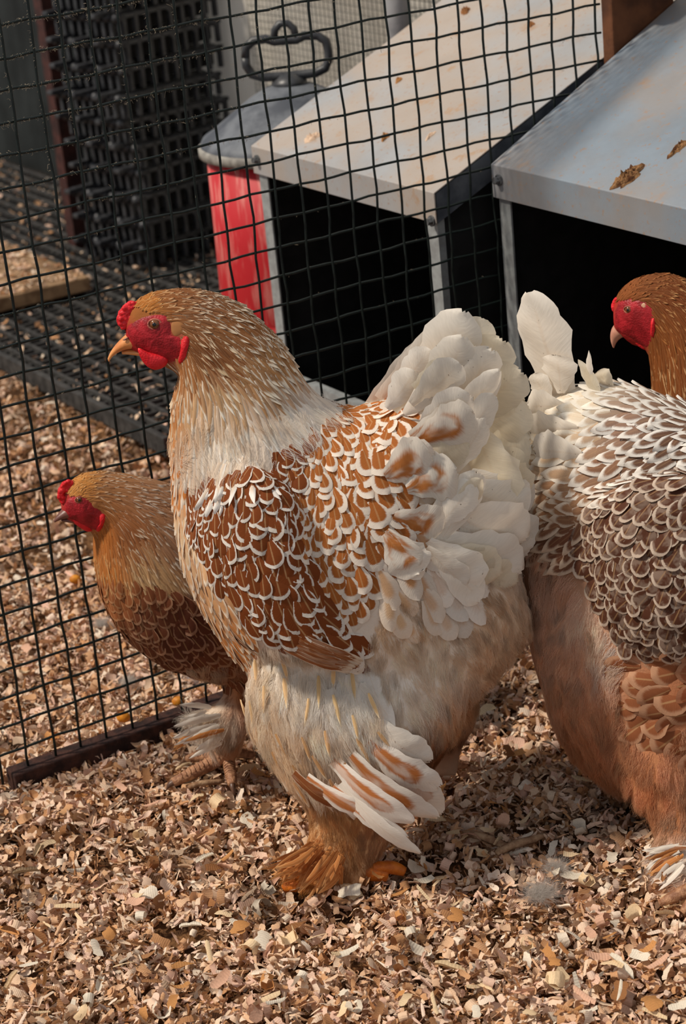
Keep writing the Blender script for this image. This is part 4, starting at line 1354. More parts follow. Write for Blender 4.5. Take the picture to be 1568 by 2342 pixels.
SCOL = [(700, 1150, 200, 128, 62, 230, 214, 192), (900, 1050, 190, 112, 50, 234, 222, 206), (850, 1380, 190, 112, 60, 226, 206, 182)]
h.feathers('saddle_feather', saddle_poly, SD, SCOL, 'round', .42, 7, .34, 'w_light', .14, .001, cand=9000)
# quills of the folded wing under the coverts
for i in range(6):
    t = i/5
    h.plume('wing_quill', (650+30*t, 1484-34*t, .082-.002*t), (800+30*t, 1536-24*t, .090), 24, 'quill', 'sickle', .02, .04, -.12, .1, lift=.006 - .003*t)
# white fluffy rear, thigh and leg
FC = [(600, 1560, .1, 1, 60), (700, 1560, .1, 1, 62), (850, 1560, .15, 1, 64), (620, 1700, .35, .95, 60), (760, 1700, .3, .95, 64), (900, 1680, .25, .95, 62), (1000, 1560, .3, .95, 64), (1150, 1500, .5, .85, 62), (1060, 1660, .3, .95, 56), (1000, 1350, .5, .86, 58), (1150, 1300, .7, .7, 54), (800, 1850, .1, 1, 56), (700, 1980, -.5, .86, 60), (800, 2000, .1, 1, 50), (880, 1440, .3, .95, 54), (1020, 1740, .1, 1, 36)]
FCOL = [(600, 1560, 228, 216, 202), (700, 1600, 234, 226, 216), (860, 1560, 234, 226, 216), (620, 1700, 226, 200, 168), (580, 1640, 214, 176, 132), (760, 1700, 230, 216, 200), (950, 1620, 234, 220, 204), (1000, 1520, 234, 222, 208), (1140, 1500, 222, 196, 168), (1060, 1660, 214, 176, 138), (1000, 1380, 226, 208, 188), (1130, 1400, 222, 200, 176), (880, 1430, 224, 202, 176), (1150, 1250, 222, 208, 194),
        (800, 1850, 208, 166, 118), (740, 1900, 206, 160, 108), (700, 1990, 200, 136, 72), (800, 2000, 180, 130, 84), (1020, 1740, 120, 74, 44), (850, 1900, 190, 150, 116)]  # far leg's down darkened too, shadow put into the colour
fl_poly = [(590, 1470), (650, 1470), (730, 1500), (820, 1530), (850, 1430), (930, 1320), (1000, 1260), (1100, 1200), (1260, 1240), (1270, 1460), (1200, 1600), (1100, 1720), (1080, 1800), (960, 1800), (960, 1900), (900, 2060), (600, 2060), (600, 1800), (540, 1600), (560, 1540)]
h.fluff('down', fl_poly, FC, FCOL, 62000, .95, .00011, curl=.07, lscale=.62, label='white and buff down of the belly, thighs and legs')
# soft white feathers lying in the down of the thigh
th_poly = [(585, 1520), (760, 1530), (850, 1560), (900, 1700), (960, 1790), (880, 1850), (720, 1820), (640, 1760), (570, 1640)]
th_dir = [(620, 1600, .15, 1, 84, 34), (740, 1600, .12, 1, 92, 44), (640, 1720, .4, .9, 84, 36), (760, 1730, .4, .9, 92, 44), (880, 1700, .4, .9, 84, 40)]
h.feathers('thigh_feathers', th_poly, th_dir, [(600, 1600, 226, 206, 180, 234, 222, 206), (700, 1580, 236, 228, 218, 240, 232, 222), (780, 1600, 238, 232, 224, 242, 236, 228), (640, 1720, 220, 190, 156, 230, 214, 196), (760, 1760, 228, 206, 180, 236, 224, 210)], 'lance', .42, 4, .5, None, .16, .003, far=False, cand=5000, lfac=1.1, wfac=1.1, mat='soft')
h.feathers('thigh_streaks', th_poly, [(*q[:4], 66, 11) for q in th_dir], [(600, 1600, 226, 188, 140, 234, 214, 180), (780, 1600, 230, 196, 144, 236, 220, 190), (640, 1720, 212, 162, 110, 230, 200, 166), (760, 1760, 212, 162, 112, 232, 206, 172)], 'lance', 1.7, 3, .2, None, .14, .0075, far=False, cand=900, mat='soft')
h.fluff('thigh_down', th_poly, [(*q[:4], 44) for q in th_dir], [(600, 1600, 230, 214, 194), (700, 1580, 240, 234, 226), (780, 1600, 240, 234, 226), (640, 1720, 226, 204, 176), (760, 1760, 232, 216, 198)], 15000, .5, .0001, curl=.05, far=.2, lscale=.8, lift=.0045, label='white down over the thigh feathers')
h.feathers('cushion_feathers', [(880, 1320), (960, 1230), (1060, 1180), (1120, 1260), (1080, 1400), (960, 1440), (880, 1430)], [(950, 1300, .5, .85, 90, 50), (1050, 1300, .6, .8, 90, 56), (920, 1400, .4, .9, 80, 40)],
           [(930, 1280, 206, 146, 92, 230, 216, 200), (1050, 1300, 230, 218, 206, 236, 228, 218), (900, 1400, 216, 180, 142, 226, 208, 188)], 'round', .5, 8, .62, None, .2, .002, far=False, cand=2500, mat='soft', lfac=1.2, wfac=1.15)
# vulture hocks and foot feathers
for (b, t_, w_, m_) in [((760, 1740, .085), (945, 1880, .10), 62, 'hock'), ((800, 1730, .088), (1000, 1870, .095), 74, 'hock'), ((840, 1700, .085), (1005, 1800, .085), 80, 'hock'), ((860, 1660, .08), (985, 1740, .08), 84, 'white'),
                        ((700, 1780, .085), (880, 1870, .095), 50, 'hock'), ((780, 1790, .09), (960, 1952, .10), 40, 'white'), ((760, 1800, .086), (930, 1915, .10), 46, 'hock'), ((880, 1700, .078), (1010, 1860, .075), 84, 'hock'), ((670, 1770, .083), (800, 1850, .09), 44, 'quill')]:
    h.plume('hock_feather', b, t_, w_, m_, 'sickle', .05, .10, random.uniform(-.3, .2))
for i in range(46):
    t = random.random()
    h.plume('foot_feather', (700+90*t+random.uniform(-15, 15), 1935+40*t+random.uniform(-25, 15), .055+.035*random.random()), (598+150*t+random.uniform(-18, 18), 1985+66*math.sin(t*1.8)+random.uniform(-22, 10), .050+.06*random.random()), random.uniform(8, 20), 'footbuff', 'lance', random.uniform(-.2, .2), .05, random.uniform(-.6, .6), nl=7, nw=4, lift=.004)
gz = h.un(720, 2000, .06)
for q0, q1, q2, r_ in [((810, 1988), (848, 1994), (884, 2002), .0075), ((850, 1985), (895, 1984), (925, 1994), .0055), ((730, 2005), (690, 2020), (650, 2030), .006)]:
    P3 = [on_plane(q[0], q[1], UP*z, UP) for q, z in zip((q0, q1, q2), (.012, .008, .003))]
    h.tube('toe', P3, [r_*.8, r_, r_*.7], 'toe')
far_foot = on_plane(1015, 1775, UP*.004, UP)
for dx, dy in ((-.035, -.012), (-.02, -.035), (.02, .01)):
    h.tube('toe', [far_foot + UP*.012, far_foot + np.array([dx*.5, dy*.5, .008]), far_foot + np.array([dx, dy, .003])], [.006, .005, .003], 'scale')
# tail, feather by feather (white, cream where the light comes through)
tail = [((870, 915, -.02), (1030, 728, -.012), 60, 'white', 'sickle'), ((840, 935, -.03), (985, 765, -.025), 46, 'white', 'sickle'),
        ((955, 930, -.01), (1062, 712, -.004), 104, 'white', 'broad'), ((990, 930, -.018), (1108, 730, -.012), 96, 'cream', 'broad'), ((1010, 950, -.012), (1150, 778, -.010), 104, 'cream', 'broad'),
        ((1030, 980, -.010), (1192, 850, -.008), 100, 'cream', 'broad'), ((1060, 1010, -.012), (1205, 925, -.012), 110, 'cream', 'broad'), ((1060, 1060, -.008), (1212, 1010, -.012), 116, 'cream', 'broad'), ((1050, 1100, -.004), (1210, 1075, -.008), 110, 'cream', 'broad'),
        ((970, 960, .012), (1060, 770, .012), 88, 'white', 'broad'), ((1000, 980, .014), (1125, 800, .006), 88, 'white', 'broad'), ((900, 900, .018), (985, 800, .006), 56, 'white', 'broad'), ((885, 935, .03), (950, 850, .02), 60, 'white', 'broad'),
        ((985, 1040, .026), (1142, 848, .018), 60, 'white', 'broad'), ((1000, 1070, .030), (1132, 905, .026), 58, 'white', 'broad'), ((1010, 1100, .034), (1112, 955, .032), 56, 'white', 'broad'), ((940, 925, .034), (1052, 832, .034), 78, 'white', 'broad'),
        ((945, 1000, .042), (1076, 905, .044), 84, 'white', 'broad'), ((950, 1012, .050), (1086, 950, .050), 84, 'spot', 'broad'), ((880, 1090, .062), (985, 1040, .062), 96, 'spot', 'broad'), ((930, 1120, .064), (1045, 1078, .060), 90, 'spot', 'broad'),
        ((1000, 1250, .058), (1096, 1082, .050), 66, 'white', 'broad'), ((985, 1215, .062), (1085, 1105, .056), 60, 'white', 'broad'), ((1080, 960, .016), (1152, 1150, .030), 100, 'cream', 'broad'), ((1100, 1040, .012), (1200, 1130, .010), 84, 'cream', 'broad'), ((1060, 1110, .030), (1196, 1185, .030), 110, 'white', 'broad'),
        ((1120, 1110, .012), (1212, 1165, .008), 86, 'white', 'broad'), ((1010, 1170, .044), (1200, 1235, .030), 130, 'white', 'broad'), ((1100, 1180, .016), (1218, 1250, .006), 100, 'white', 'broad'), ((990, 1230, .052), (1190, 1310, .034), 120, 'white', 'broad'), ((975, 1240, .058), (1085, 1348, .052), 104, 'white', 'broad'),
        ((1020, 1290, .046), (1180, 1335, .030), 80, 'cream', 'broad'), ((900, 1180, .068), (1010, 1215, .066), 90, 'spot', 'broad'), ((880, 1220, .068), (960, 1310, .066), 80, 'spot', 'broad'), ((1110, 1110, .02), (1172, 1050, .016), 22, 'white', 'lance'), ((960, 1060, .052), (1070, 1010, .046), 70, 'cream', 'broad')]
for b, t_, w_, m_, sh_ in tail:
    h.plume('tail_feather', b, t_, w_*1.22, m_, sh_, random.uniform(-.05, .05), .045, random.uniform(-.30, .12), .17)
for kk in range(26):                                                  # smaller loose coverts between the big ones
    b, t_, w_, m_, sh_ = random.choice(tail[9:])
    f1, f2 = random.uniform(-.05, .1), random.uniform(.75, 1.0)
    q = [tuple(b[i] + (t_[i]-b[i])*f for i in range(3)) for f in (f1, f2)]
    jx, jy = random.uniform(-34, 20), random.uniform(-30, 34)
    h.plume('tail_covert', (q[0][0]+jx, q[0][1]+jy, q[0][2]-.002), (q[1][0]+jx, q[1][1]+jy, q[1][2]-.002), w_*random.uniform(.7, 1.0), m_ if random.random() < .8 else 'cream', random.choice(['broad', 'sickle']), random.uniform(-.08, .08), .04, random.uniform(-.35, .2), .15, nl=10, nw=5)
for b, t_, w_, m_, sh_ in tail[9:32:2]:
    h.plume('tail_feather', (b[0], b[1], -b[2]-.01), (t_[0]-6, t_[1]+6, -t_[2]-.012), w_, m_, sh_, random.uniform(-.05, .05), -.08, random.uniform(-.1, .3), -.32)
# head
h.pad('face', face_poly, 'face', 'skin', thick=.0022, both=True, rough=.0003, label='bare red skin round the eye')
h.comb([(288, 752), (272, 748), (268, 732), (273, 714), (284, 700), (300, 690), (318, 692), (314, 712), (302, 735)])
h.solid('upper_beak', [(322, 748, 330, 795, .0085), (300, 756, 308, 797, .0078), (280, 772, 288, 799, .0062), (263, 790, 270, 806, .0042), (252, 806, 257, 816, .0024), (246, 820, 249, 828, .0007)], 'beak')
h.solid('lower_beak', [(335, 793, 335, 815, .0065), (312, 796, 312, 812, .0055), (293, 799, 294, 810, .004), (278, 803, 280, 810, .002)], 'beak')
h.pad('nostril', [(280, 778), (287, 773), (294, 771), (289, 778)], 'beak_dark', 'plane', .0068, .0009, both=True, n=16)
h.pad('wattle', [(316, 796), (340, 806), (368, 812), (384, 822), (377, 838), (356, 846), (336, 838), (321, 818)], 'comb', 'plane', .0135, .003, both=True, label='rounded scarlet wattle')
h.pad('earlobe', [(415, 775), (430, 765), (434, 785), (426, 815), (416, 834), (408, 830), (413, 800)], 'comb', 'skin', thick=.0042, both=True)
h.pad('ear_tuft', [(392, 738), (410, 728), (422, 735), (418, 760), (402, 770), (392, 760)], 'earbrown', 'skin', thick=.0012, both=True)
h.eye(354, 741, 13)

# ================================================================ the small hen by the fence
g = Hen('hen', 'small brown-breasted hen walking beside the wire fence behind the big white hen', (-.13, 1.645, 0), 22, (-.10, 1.65, 0), -1)
g.loft([(137, 1150, 146, 1192, .004), (150, 1116, 165, 1200, .010), (185, 1086, 200, 1212, .0145), (230, 1078, 222, 1236, .0175), (285, 1084, 218, 1262, .022), (345, 1096, 222, 1310, .029), (420, 1120, 234, 1365, .037), (500, 1170, 262, 1425, .044), (580, 1240, 308, 1480, .049),
        (650, 1290, 378, 1522, .052), (715, 1330, 470, 1545, .053), (775, 1340, 560, 1555, .051), (835, 1325, 655, 1545, .045), (890, 1300, 750, 1500, .034), (930, 1320, 830, 1440, .016)], 4, 24)
g.loft([(480, 1500, 620, 1500, .022, .018), (520, 1560, 602, 1560, .018, .022), (500, 1612, 580, 1635, .016, .030), (450, 1640, 555, 1690, .017, .036), (470, 1680, 548, 1720, .010, .040), (490, 1720, 540, 1745, .0075, .042)], 4, 18)
g.loft([(640, 1500, 720, 1500, .02, -.02), (660, 1600, 720, 1600, .015, -.024), (670, 1650, 715, 1650, .008, -.026)], 4, 14)
g.finish_body([(180, 1160, 170, 40, 44), (220, 1090, 176, 124, 80), (330, 1130, 196, 166, 138), (240, 1280, 180, 112, 60), (300, 1280, 206, 176, 140), (420, 1250, 206, 180, 150), (300, 1400, 130, 76, 50), (420, 1480, 112, 64, 44), (540, 1500, 110, 62, 40), (480, 1650, 226, 206, 184), (560, 1580, 170, 110, 70), (515, 1730, 150, 108, 80)])
g_neck = [(150, 1115), (190, 1065), (300, 1065), (430, 1100), (560, 1200), (520, 1330), (420, 1380), (300, 1370), (235, 1340), (205, 1225), (240, 1215), (244, 1180), (215, 1150), (200, 1130), (165, 1130)]
g.feathers('hackle_feathers', g_neck, [(180, 1105, .7, -.5, 16, 7), (240, 1090, 1, .05, 26, 9), (340, 1115, 1, .2, 40, 12), (420, 1160, .9, .45, 46, 14), (280, 1180, .8, .6, 40, 11), (240, 1250, .25, .97, 36, 10), (320, 1260, .55, .85, 46, 14), (420, 1300, .6, .8, 52, 16), (260, 1330, .2, 1, 42, 14)],
           [(190, 1095, 196, 132, 66, 206, 156, 96), (260, 1095, 170, 120, 80, 220, 200, 176), (360, 1140, 172, 126, 92, 216, 204, 190), (240, 1240, 176, 104, 46, 206, 146, 84), (300, 1230, 156, 98, 58, 212, 190, 164), (420, 1260, 170, 130, 100, 214, 204, 190), (250, 1330, 186, 114, 54, 206, 160, 106), (350, 1340, 206, 170, 124, 216, 190, 150)],
           'lance', .25, 3, .30, None, .10, .0010, cand=18000, wfac=1.05, lfac=1.6, mat='soft')
g.feathers('breast_feathers', [(225, 1330), (330, 1345), (420, 1370), (560, 1330), (900, 1300), (900, 1560), (600, 1580), (450, 1570), (330, 1520), (230, 1400)],
           [(260, 1380, .2, 1, 36, 26), (350, 1420, .3, .95, 44, 36), (450, 1470, .6, .8, 50, 40), (550, 1510, .85, .5, 52, 40), (700, 1450, .9, .4, 52, 40)],
           [(260, 1370, 160, 96, 56, 186, 134, 92), (330, 1420, 110, 62, 40, 164, 124, 96), (430, 1450, 92, 48, 32, 156, 116, 92), (540, 1520, 116, 62, 34, 160, 118, 88), (700, 1450, 150, 100, 66, 200, 180, 160)], 'round', .42, 9, .15, None, .12, .0006, cand=8000)
g.fluff('down', [(420, 1520), (640, 1490), (740, 1500), (730, 1680), (560, 1745), (380, 1720), (390, 1640), (500, 1580), (410, 1560)],
        [(450, 1650, -.9, .25, 74), (420, 1680, -.85, .5, 60), (500, 1660, -.6, .7, 52), (560, 1580, .1, 1, 34), (440, 1540, .3, .9, 34), (520, 1715, 0, 1, 14)],
        [(450, 1650, 236, 226, 212), (500, 1650, 232, 218, 202), (410, 1690, 176, 128, 84), (560, 1580, 176, 112, 66), (440, 1545, 224, 200, 174), (520, 1715, 190, 160, 132)], 14000, .8, .00011, curl=.06, label='white down of the feathered leg')
for b, t_ in (((470, 1660, .045), (405, 1690, .055)), ((460, 1680, .045), (392, 1712, .05)), ((480, 1640, .045), (400, 1655, .045)), ((500, 1690, .05), (430, 1722, .055)), ((490, 1630, .04), (420, 1622, .045)), ((500, 1650, .045), (396, 1672, .05)), ((510, 1670, .05), (412, 1700, .055))):
    for jj in (0, 1): g.plume('foot_feather', (b[0]+random.uniform(-12, 12), b[1]+random.uniform(-14, 14), b[2]), (t_[0]+random.uniform(-10, 22), t_[1]+random.uniform(-16, 16), t_[2]), random.uniform(12, 20), random.choice(['white', 'white', 'footbuff']), 'lance', .05, .05, random.uniform(-.4, .4))
ank = g.un(520, 1735, .042); ank[2] = max(ank[2], .022)
def toe_path(hen, pts, rad, zs):
    P3 = [on_plane(x, y, UP*z, UP) for (x, y), z in zip(pts, zs)]
    o = hen.tube('toe', P3, rad, 'scale', 4, 10)
    d = unit(P3[-1]-P3[-2])
    hen.tube('claw', [P3[-1]-d*.002, P3[-1]+d*.003-UP*.0005, P3[-1]+d*.0068-UP*.0035], [rad[-1]*.8, rad[-1]*.6, .0004], 'claw', 3, 8, None, o)
    for i in range(3, 13):                                           # scutes
        t = i/14*(len(P3)-1); k = int(t); p = P3[k] + (P3[min(k+1, len(P3)-1)]-P3[k])*(t-k); r = np.interp(t, range(len(rad)), rad)
        dd = unit(P3[min(k+1, len(P3)-1)]-P3[k]); x = unit(np.cross(dd, UP))
        a = [p + (x*math.cos(th) + UP*math.sin(th))*r*1.04 for th in np.linspace(.5, 2.6, 6)]
        hen.tube('scute', a, [.0007]*6, 'scale', 1, 5, None, o)
toe_path(g, [(522, 1722), (485, 1745), (440, 1768), (395, 1790)], [.0066, .0062, .0056, .0040], [.024, .018, .014, .010])
toe_path(g, [(522, 1722), (524, 1750), (528, 1775), (531, 1795)], [.0062, .0055, .005, .0038], [.024, .016, .012, .008])
toe_path(g, [(515, 1722), (480, 1728), (450, 1730), (428, 1736)], [.0058, .0052, .0046, .0034], [.024, .018, .014, .010])
toe_path(g, [(535, 1718), (560, 1722), (580, 1724)], [.0058, .005, .0036], [.022, .014, .010])
g.tube('shank', [g.un(520, 1650, .036), g.un(522, 1700, .040), on_plane(522, 1724, UP*.024, UP)], [.009, .0078, .0072], 'scale')
g.pad('face', [(147, 1150), (165, 1133), (200, 1132), (216, 1150), (236, 1176), (238, 1200), (220, 1214), (195, 1208), (170, 1192), (152, 1180)], 'face', 'skin', thick=.002, both=True, rough=.0003, label='bare red skin round the eye')
g.comb([(145, 1152), (134, 1143), (135, 1122), (145, 1105), (156, 1098), (166, 1100), (163, 1118), (156, 1138)], bumps=260, w=.003)
g.solid('upper_beak', [(158, 1150, 163, 1185, .007), (148, 1160, 150, 1186, .0058), (137, 1172, 139, 1188, .004), (128, 1183, 130, 1192, .002), (123, 1191, 125, 1195, .0007)], 'beak_dark')
g.solid('lower_beak', [(168, 1182, 168, 1196, .005), (152, 1184, 152, 1194, .004), (140, 1187, 141, 1192, .002)], 'beak_dark')
g.pad('wattle', [(165, 1186), (185, 1190), (204, 1196), (212, 1212), (200, 1216), (184, 1208), (172, 1198)], 'comb', 'plane', .006, .0024, both=True)
g.pad('earlobe', [(228, 1176), (240, 1176), (240, 1192), (230, 1214), (220, 1216), (220, 1205), (228, 1195)], 'comb', 'skin', thick=.004, both=True)
g.pad('ear_tuft', [(208, 1146), (222, 1142), (226, 1158), (216, 1166), (208, 1160)], 'earbrown', 'skin', thick=.0012, both=True)
g.eye(181, 1143, 9)

# ================================================================ the right-hand hen, seen from behind its flank
r = Hen('hen', 'big buff and white hen with dark brown wing, its tail towards the central hen', (.145, 1.575, 0), -34, (.25, 1.49, 0), 1)
r.loft([(1212, 1010, 1225, 1230, .022), (1225, 960, 1240, 1380, .042), (1262, 915, 1262, 1520, .056), (1330, 885, 1305, 1660, .067), (1405, 885, 1375, 1770, .075), (1480, 905, 1455, 1815, .079), (1560, 935, 1545, 1840, .080), (1640, 965, 1635, 1840, .077), (1720, 990, 1725, 1760, .068),
        (1790, 960, 1810, 1630, .055), (1850, 860, 1880, 1450, .042), (1890, 750, 1940, 1250, .032), (1910, 670, 1970, 1050, .024), (1930, 610, 1985, 900, .019), (1970, 590, 2005, 800, .016), (2020, 620, 2030, 760, .012), (2050, 670, 2050, 730, .004)], 4, 28)
r.loft([(1330, 1140, 1360, 1290, .010, .055), (1400, 1110, 1400, 1400, .020, .066), (1480, 1090, 1450, 1480, .024, .072), (1580, 1080, 1560, 1500, .024, .075), (1680, 1100, 1660, 1440, .020, .070), (1750, 1150, 1740, 1350, .01, .06)], 4, 18, True)
r.loft([(1340, 1560, 1640, 1560, .03, .03), (1380, 1680, 1640, 1690, .036, .038), (1430, 1780, 1620, 1800, .030, .046), (1480, 1840, 1610, 1860, .024, .054), (1505, 1890, 1605, 1910, .020, .064), (1490, 1945, 1620, 1965, .022, .078), (1490, 2000, 1640, 2010, .024, .094), (1500, 2040, 1640, 2050, .02, .105)], 4, 22)
r.finish_body([(1220, 1000, 226, 208, 182), (1300, 940, 226, 212, 192), (1450, 960, 206, 188, 170), (1260, 1150, 190, 150, 116), (1300, 1250, 150, 106, 78), (1250, 1300, 160, 116, 88), (1450, 1080, 170, 136, 112), (1420, 1280, 96, 58, 40), (1540, 1300, 100, 62, 42), (1300, 1420, 206, 164, 138), (1350, 1560, 206, 156, 124), (1300, 1660, 196, 140, 104), (1500, 1600, 190, 126, 88), (1450, 1780, 186, 124, 84), (1540, 1880, 176, 116, 76), (1540, 1980, 216, 200, 186)])
r.feathers('rump_feathers', [(1190, 920), (1300, 850), (1480, 880), (1620, 950), (1760, 970), (1800, 1060), (1640, 1080), (1480, 1100), (1400, 1140), (1340, 1180), (1300, 1310), (1200, 1260)],
           [(1240, 960, -1, .0, 70, 46), (1330, 920, -.95, .3, 60, 40), (1300, 1030, -.95, .3, 74, 46), (1420, 980, -.8, .6, 60, 36), (1500, 1000, -.7, .7, 56, 30), (1380, 1080, -.9, .45, 64, 38), (1280, 1140, -.95, .2, 62, 36), (1270, 1230, -.8, .5, 60, 34), (1480, 1080, -.85, .5, 60, 34)],
           [(1230, 960, 230, 214, 186, 234, 224, 206), (1330, 920, 226, 212, 190, 234, 226, 212), (1300, 1030, 212, 180, 146, 232, 222, 206), (1420, 980, 146, 114, 96, 230, 224, 216), (1520, 1010, 108, 78, 62, 226, 220, 212), (1380, 1070, 140, 100, 76, 230, 222, 212), (1270, 1150, 166, 120, 86, 220, 200, 178), (1290, 1240, 112, 70, 50, 200, 174, 150), (1480, 1080, 100, 70, 54, 226, 218, 208)],
           'lance', .36, 10, .44, None, .30, .001, cand=12000, wfac=1.0, lfac=1.25, mat='soft')
wing3 = [(1300, 1230), (1340, 1170), (1420, 1130), (1480, 1095), (1600, 1080), (1740, 1100), (1740, 1400), (1640, 1480), (1520, 1500), (1440, 1490), (1390, 1430), (1350, 1330)]
r.feathers('wing_feather', wing3, [(1340, 1220, -.5, .85, 60, 44), (1420, 1180, -.6, .8, 64, 44), (1520, 1120, -.8, .55, 70, 40), (1400, 1320, -.35, .95, 58, 44), (1500, 1300, -.45, .9, 60, 48), (1450, 1430, -.35, .95, 56, 46), (1560, 1430, -.45, .9, 58, 48)],
           [(1500, 1300, 96, 56, 38, 200, 184, 168)], 'round', .44, 12, .10, 'brownwing', .2, .001, cand=9000)
r.feathers('cushion_feathers', [(1400, 1520), (1480, 1490), (1640, 1480), (1700, 1560), (1660, 1760), (1560, 1740), (1450, 1680), (1390, 1600)], [(1460, 1560, -.9, .1, 80, 60), (1540, 1600, -.95, .15, 90, 66), (1480, 1680, -.8, .5, 80, 60), (1600, 1700, -.8, .5, 90, 60)],
           [(1440, 1560, 206, 150, 116, 216, 172, 142), (1540, 1600, 168, 96, 60, 198, 140, 104), (1480, 1690, 190, 124, 84, 206, 150, 112)], 'round', .46, 7, .12, 'buffcush', .18, .0005, cand=6000)
r.fluff('down', [(1200, 1200), (1300, 1290), (1390, 1440), (1450, 1510), (1420, 1560), (1420, 1640), (1480, 1720), (1700, 1560), (1850, 1400), (1860, 1760), (1700, 2060), (1460, 2060), (1440, 1900), (1380, 1800), (1260, 1680), (1220, 1450)],
        [(1280, 1380, -.2, 1, 60), (1350, 1480, -.1, 1, 64), (1280, 1560, -.1, 1, 60), (1300, 1660, .15, 1, 58), (1400, 1720, -.15, 1, 60), (1500, 1780, -.1, 1, 60), (1540, 1880, -.2, 1, 56), (1520, 1980, -.6, .7, 64), (1420, 1500, -.5, .6, 60)],
        [(1270, 1340, 222, 188, 164), (1350, 1420, 232, 212, 194), (1400, 1490, 236, 224, 214), (1300, 1500, 228, 194, 168), (1280, 1600, 222, 182, 150), (1360, 1640, 218, 172, 136), (1320, 1700, 210, 156, 116), (1420, 1760, 212, 160, 122), (1500, 1820, 206, 150, 110), (1560, 1780, 214, 170, 138), (1520, 1900, 206, 172, 142), (1540, 1970, 232, 224, 216), (1520, 2040, 196, 142, 100)], 56000, .95, .00011, curl=.07, lscale=.62, label='peach buff down of the flank, thigh and leg')
for b, t_, w_, m_, sh_ in [((1285, 910, .006), (1208, 668, .012), 140, 'white', 'sickle'), ((1262, 905, .002), (1196, 712, .006), 84, 'white', 'sickle'), ((1282, 900, .012), (1272, 812, .016), 84, 'white', 'broad'), ((1345, 880, .01), (1346, 802, .012), 20, 'white', 'lance'), ((1365, 900, .012), (1322, 822, .01), 34, 'cream', 'lance'),
                           ((1260, 930, .014), (1218, 855, .014), 60, 'white', 'broad'), ((1290, 930, .02), (1205, 930, .026), 80, 'white', 'broad'), ((1320, 980, .03), (1208, 985, .034), 84, 'white', 'broad'), ((1330, 1040, .04), (1220, 1030, .04), 90, 'white', 'broad'), ((1400, 890, 0), (1365, 850, 0), 50, 'cream', 'broad'), ((1290, 890, -.02), (1240, 760, -.025), 100, 'cream', 'broad')]:
    r.plume('tail_feather', b, t_, w_, m_, sh_, .05, .03, random.uniform(-.1, .2), .2)
for i in range(26):
    t = random.random()
    r.plume('foot_feather', (1545+random.uniform(-20, 25), 1930+50*t, .086+.02*t), (1470+34*t+random.uniform(-14, 14), 1950+88*t+random.uniform(-14, 10), .096+.02*t), random.uniform(9, 18), random.choice(['white', 'white', 'white', 'footbuff', 'quill']), 'lance', random.uniform(-.2, .2), .05, random.uniform(-.6, .6), nl=7, nw=4, lift=.004)
for a_, b_ in (((1575, 2035), (1508, 2066)), ((1600, 2045), (1560, 2088))):
    P3 = [on_plane(*a_, UP*.014, UP), on_plane((a_[0]+b_[0])/2, (a_[1]+b_[1])/2, UP*.011, UP), on_plane(*b_, UP*.006, UP)]
    r.tube('toe', P3, [.0055, .005, .003], 'scale')
r.eye(2015, 665, 10)
r.solid('beak', [(2030, 660, 2036, 720, .007), (2060, 690, 2060, 722, .004), (2080, 722, 2080, 730, .0008)], 'beak')
r.comb([(2010, 620), (2030, 600), (2048, 620), (2048, 660), (2030, 650)], bumps=60)

# ================================================================ the brown hen at the right edge
k = Hen('hen', 'dark brown hen whose head and neck show before the black nest box opening', (.238, 1.625, 0), -20, (.33, 1.59, 0), -1)
k.loft([(1400, 728, 1404, 756, .004), (1404, 690, 1424, 772, .009), (1428, 652, 1450, 792, .0135), (1465, 632, 1482, 800, .0165), (1515, 624, 1490, 846, .019), (1572, 640, 1494, 910, .023), (1628, 690, 1500, 990, .029), (1680, 760, 1520, 1080, .036), (1740, 850, 1560, 1200, .042), (1800, 900, 1640, 1350, .048),
        (1900, 910, 1760, 1450, .050), (2000, 930, 1890, 1460, .045), (2080, 960, 2020, 1380, .030), (2120, 1050, 2100, 1250, .012)], 4, 24)
k.loft([(1760, 1380, 1880, 1380, .02, .02), (1790, 1470, 1860, 1480, .012, .02), (1800, 1560, 1840, 1565, .008, .02), (1805, 1640, 1835, 1645, .007, .02)], 4, 14, True)
k.finish_body([(1450, 740, 176, 40, 44), (1480, 640, 130, 76, 40), (1540, 700, 126, 70, 36), (1520, 850, 150, 88, 46), (1700, 1000, 110, 64, 40)])
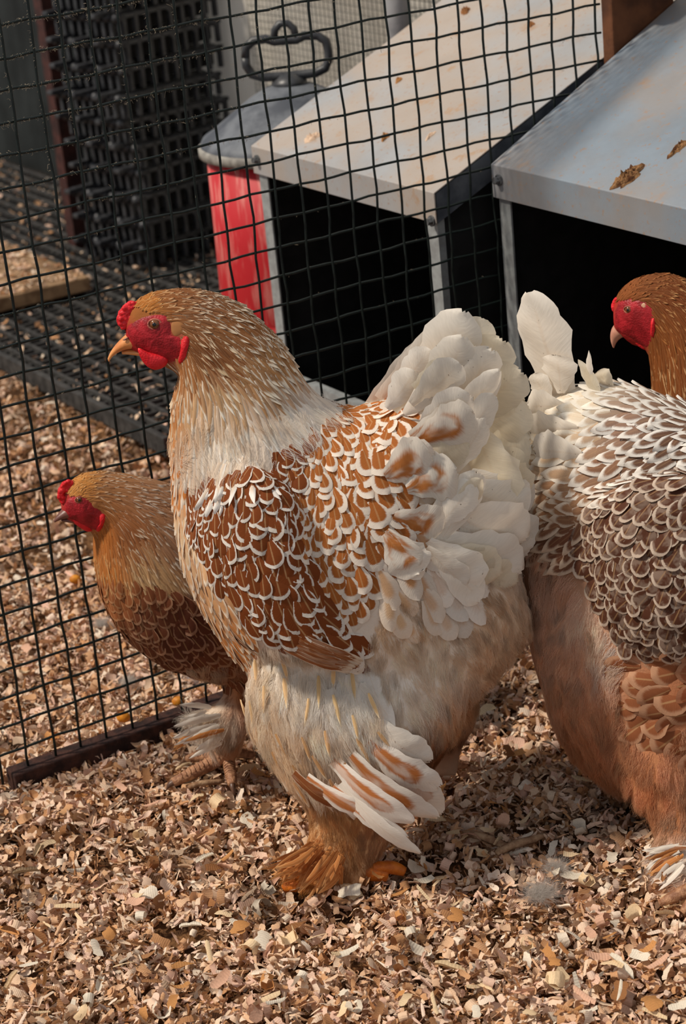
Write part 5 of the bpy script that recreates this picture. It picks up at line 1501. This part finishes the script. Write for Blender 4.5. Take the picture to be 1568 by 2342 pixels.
k.feathers('hackle_feathers', [(1405, 690), (1430, 640), (1500, 610), (1600, 620), (1760, 800), (1700, 1100), (1520, 1100), (1480, 900), (1486, 805), (1500, 760), (1496, 705), (1460, 680), (1420, 680)],
           [(1430, 665, .6, -.5, 16, 7), (1480, 645, .95, -.1, 22, 8), (1540, 660, .9, .4, 30, 10), (1520, 740, .6, .8, 38, 11), (1500, 830, .1, 1, 44, 12), (1550, 850, .25, .97, 50, 14), (1620, 850, .5, .85, 54, 16)],
           [(1430, 660, 140, 78, 38, 160, 96, 52), (1500, 640, 116, 64, 32, 160, 104, 60), (1550, 680, 116, 60, 28, 196, 150, 100), (1520, 780, 128, 70, 30, 176, 112, 58), (1510, 860, 140, 78, 34, 220, 176, 124), (1600, 850, 120, 66, 34, 220, 180, 132)], 'lance', .26, 4, .24, None, .10, .0008, cand=12000, wfac=1.0, lfac=1.6, mat='soft')
k.feathers('body_feathers', [(1500, 1000), (1750, 850), (2150, 900), (2150, 1500), (1700, 1500), (1520, 1150)], [(1700, 1100, .6, .8, 50, 40), (1950, 1150, .9, .3, 56, 44)], [(1700, 1100, 110, 60, 34, 170, 120, 84)], 'round', .5, 10, .15, None, .15, .0006, cand=5000)
k.pad('face', [(1402, 735), (1406, 702), (1420, 684), (1452, 684), (1488, 692), (1498, 720), (1497, 765), (1486, 796), (1462, 790), (1440, 774), (1420, 764), (1408, 756)], 'face', 'skin', thick=.002, both=True, rough=.0003, label='bare red skin round the eye')
k.comb([(1404, 712), (1400, 700), (1406, 686), (1414, 682), (1416, 692), (1410, 706)], bumps=110, w=.002)
k.solid('upper_beak', [(1404, 742, 1432, 768, .0068), (1398, 752, 1422, 772, .0058), (1395, 765, 1414, 778, .0042), (1396, 780, 1408, 786, .0024), (1400, 793, 1404, 796, .0008)], 'beak_pink')
k.pad('wattle', [(1440, 772), (1465, 776), (1490, 770), (1490, 790), (1480, 801), (1462, 794)], 'comb', 'plane', .007, .0026, both=True)
k.pad('earlobe', [(1488, 732), (1496, 726), (1498, 750), (1494, 772), (1488, 768)], 'comb', 'skin', thick=.004, both=True)
k.pad('ear_patch', [(1460, 698), (1472, 691), (1482, 700), (1477, 714), (1464, 711)], 'earpale', 'skin', thick=.0012, both=True, label='pale ear patch')
k.eye(1437, 708, 10)
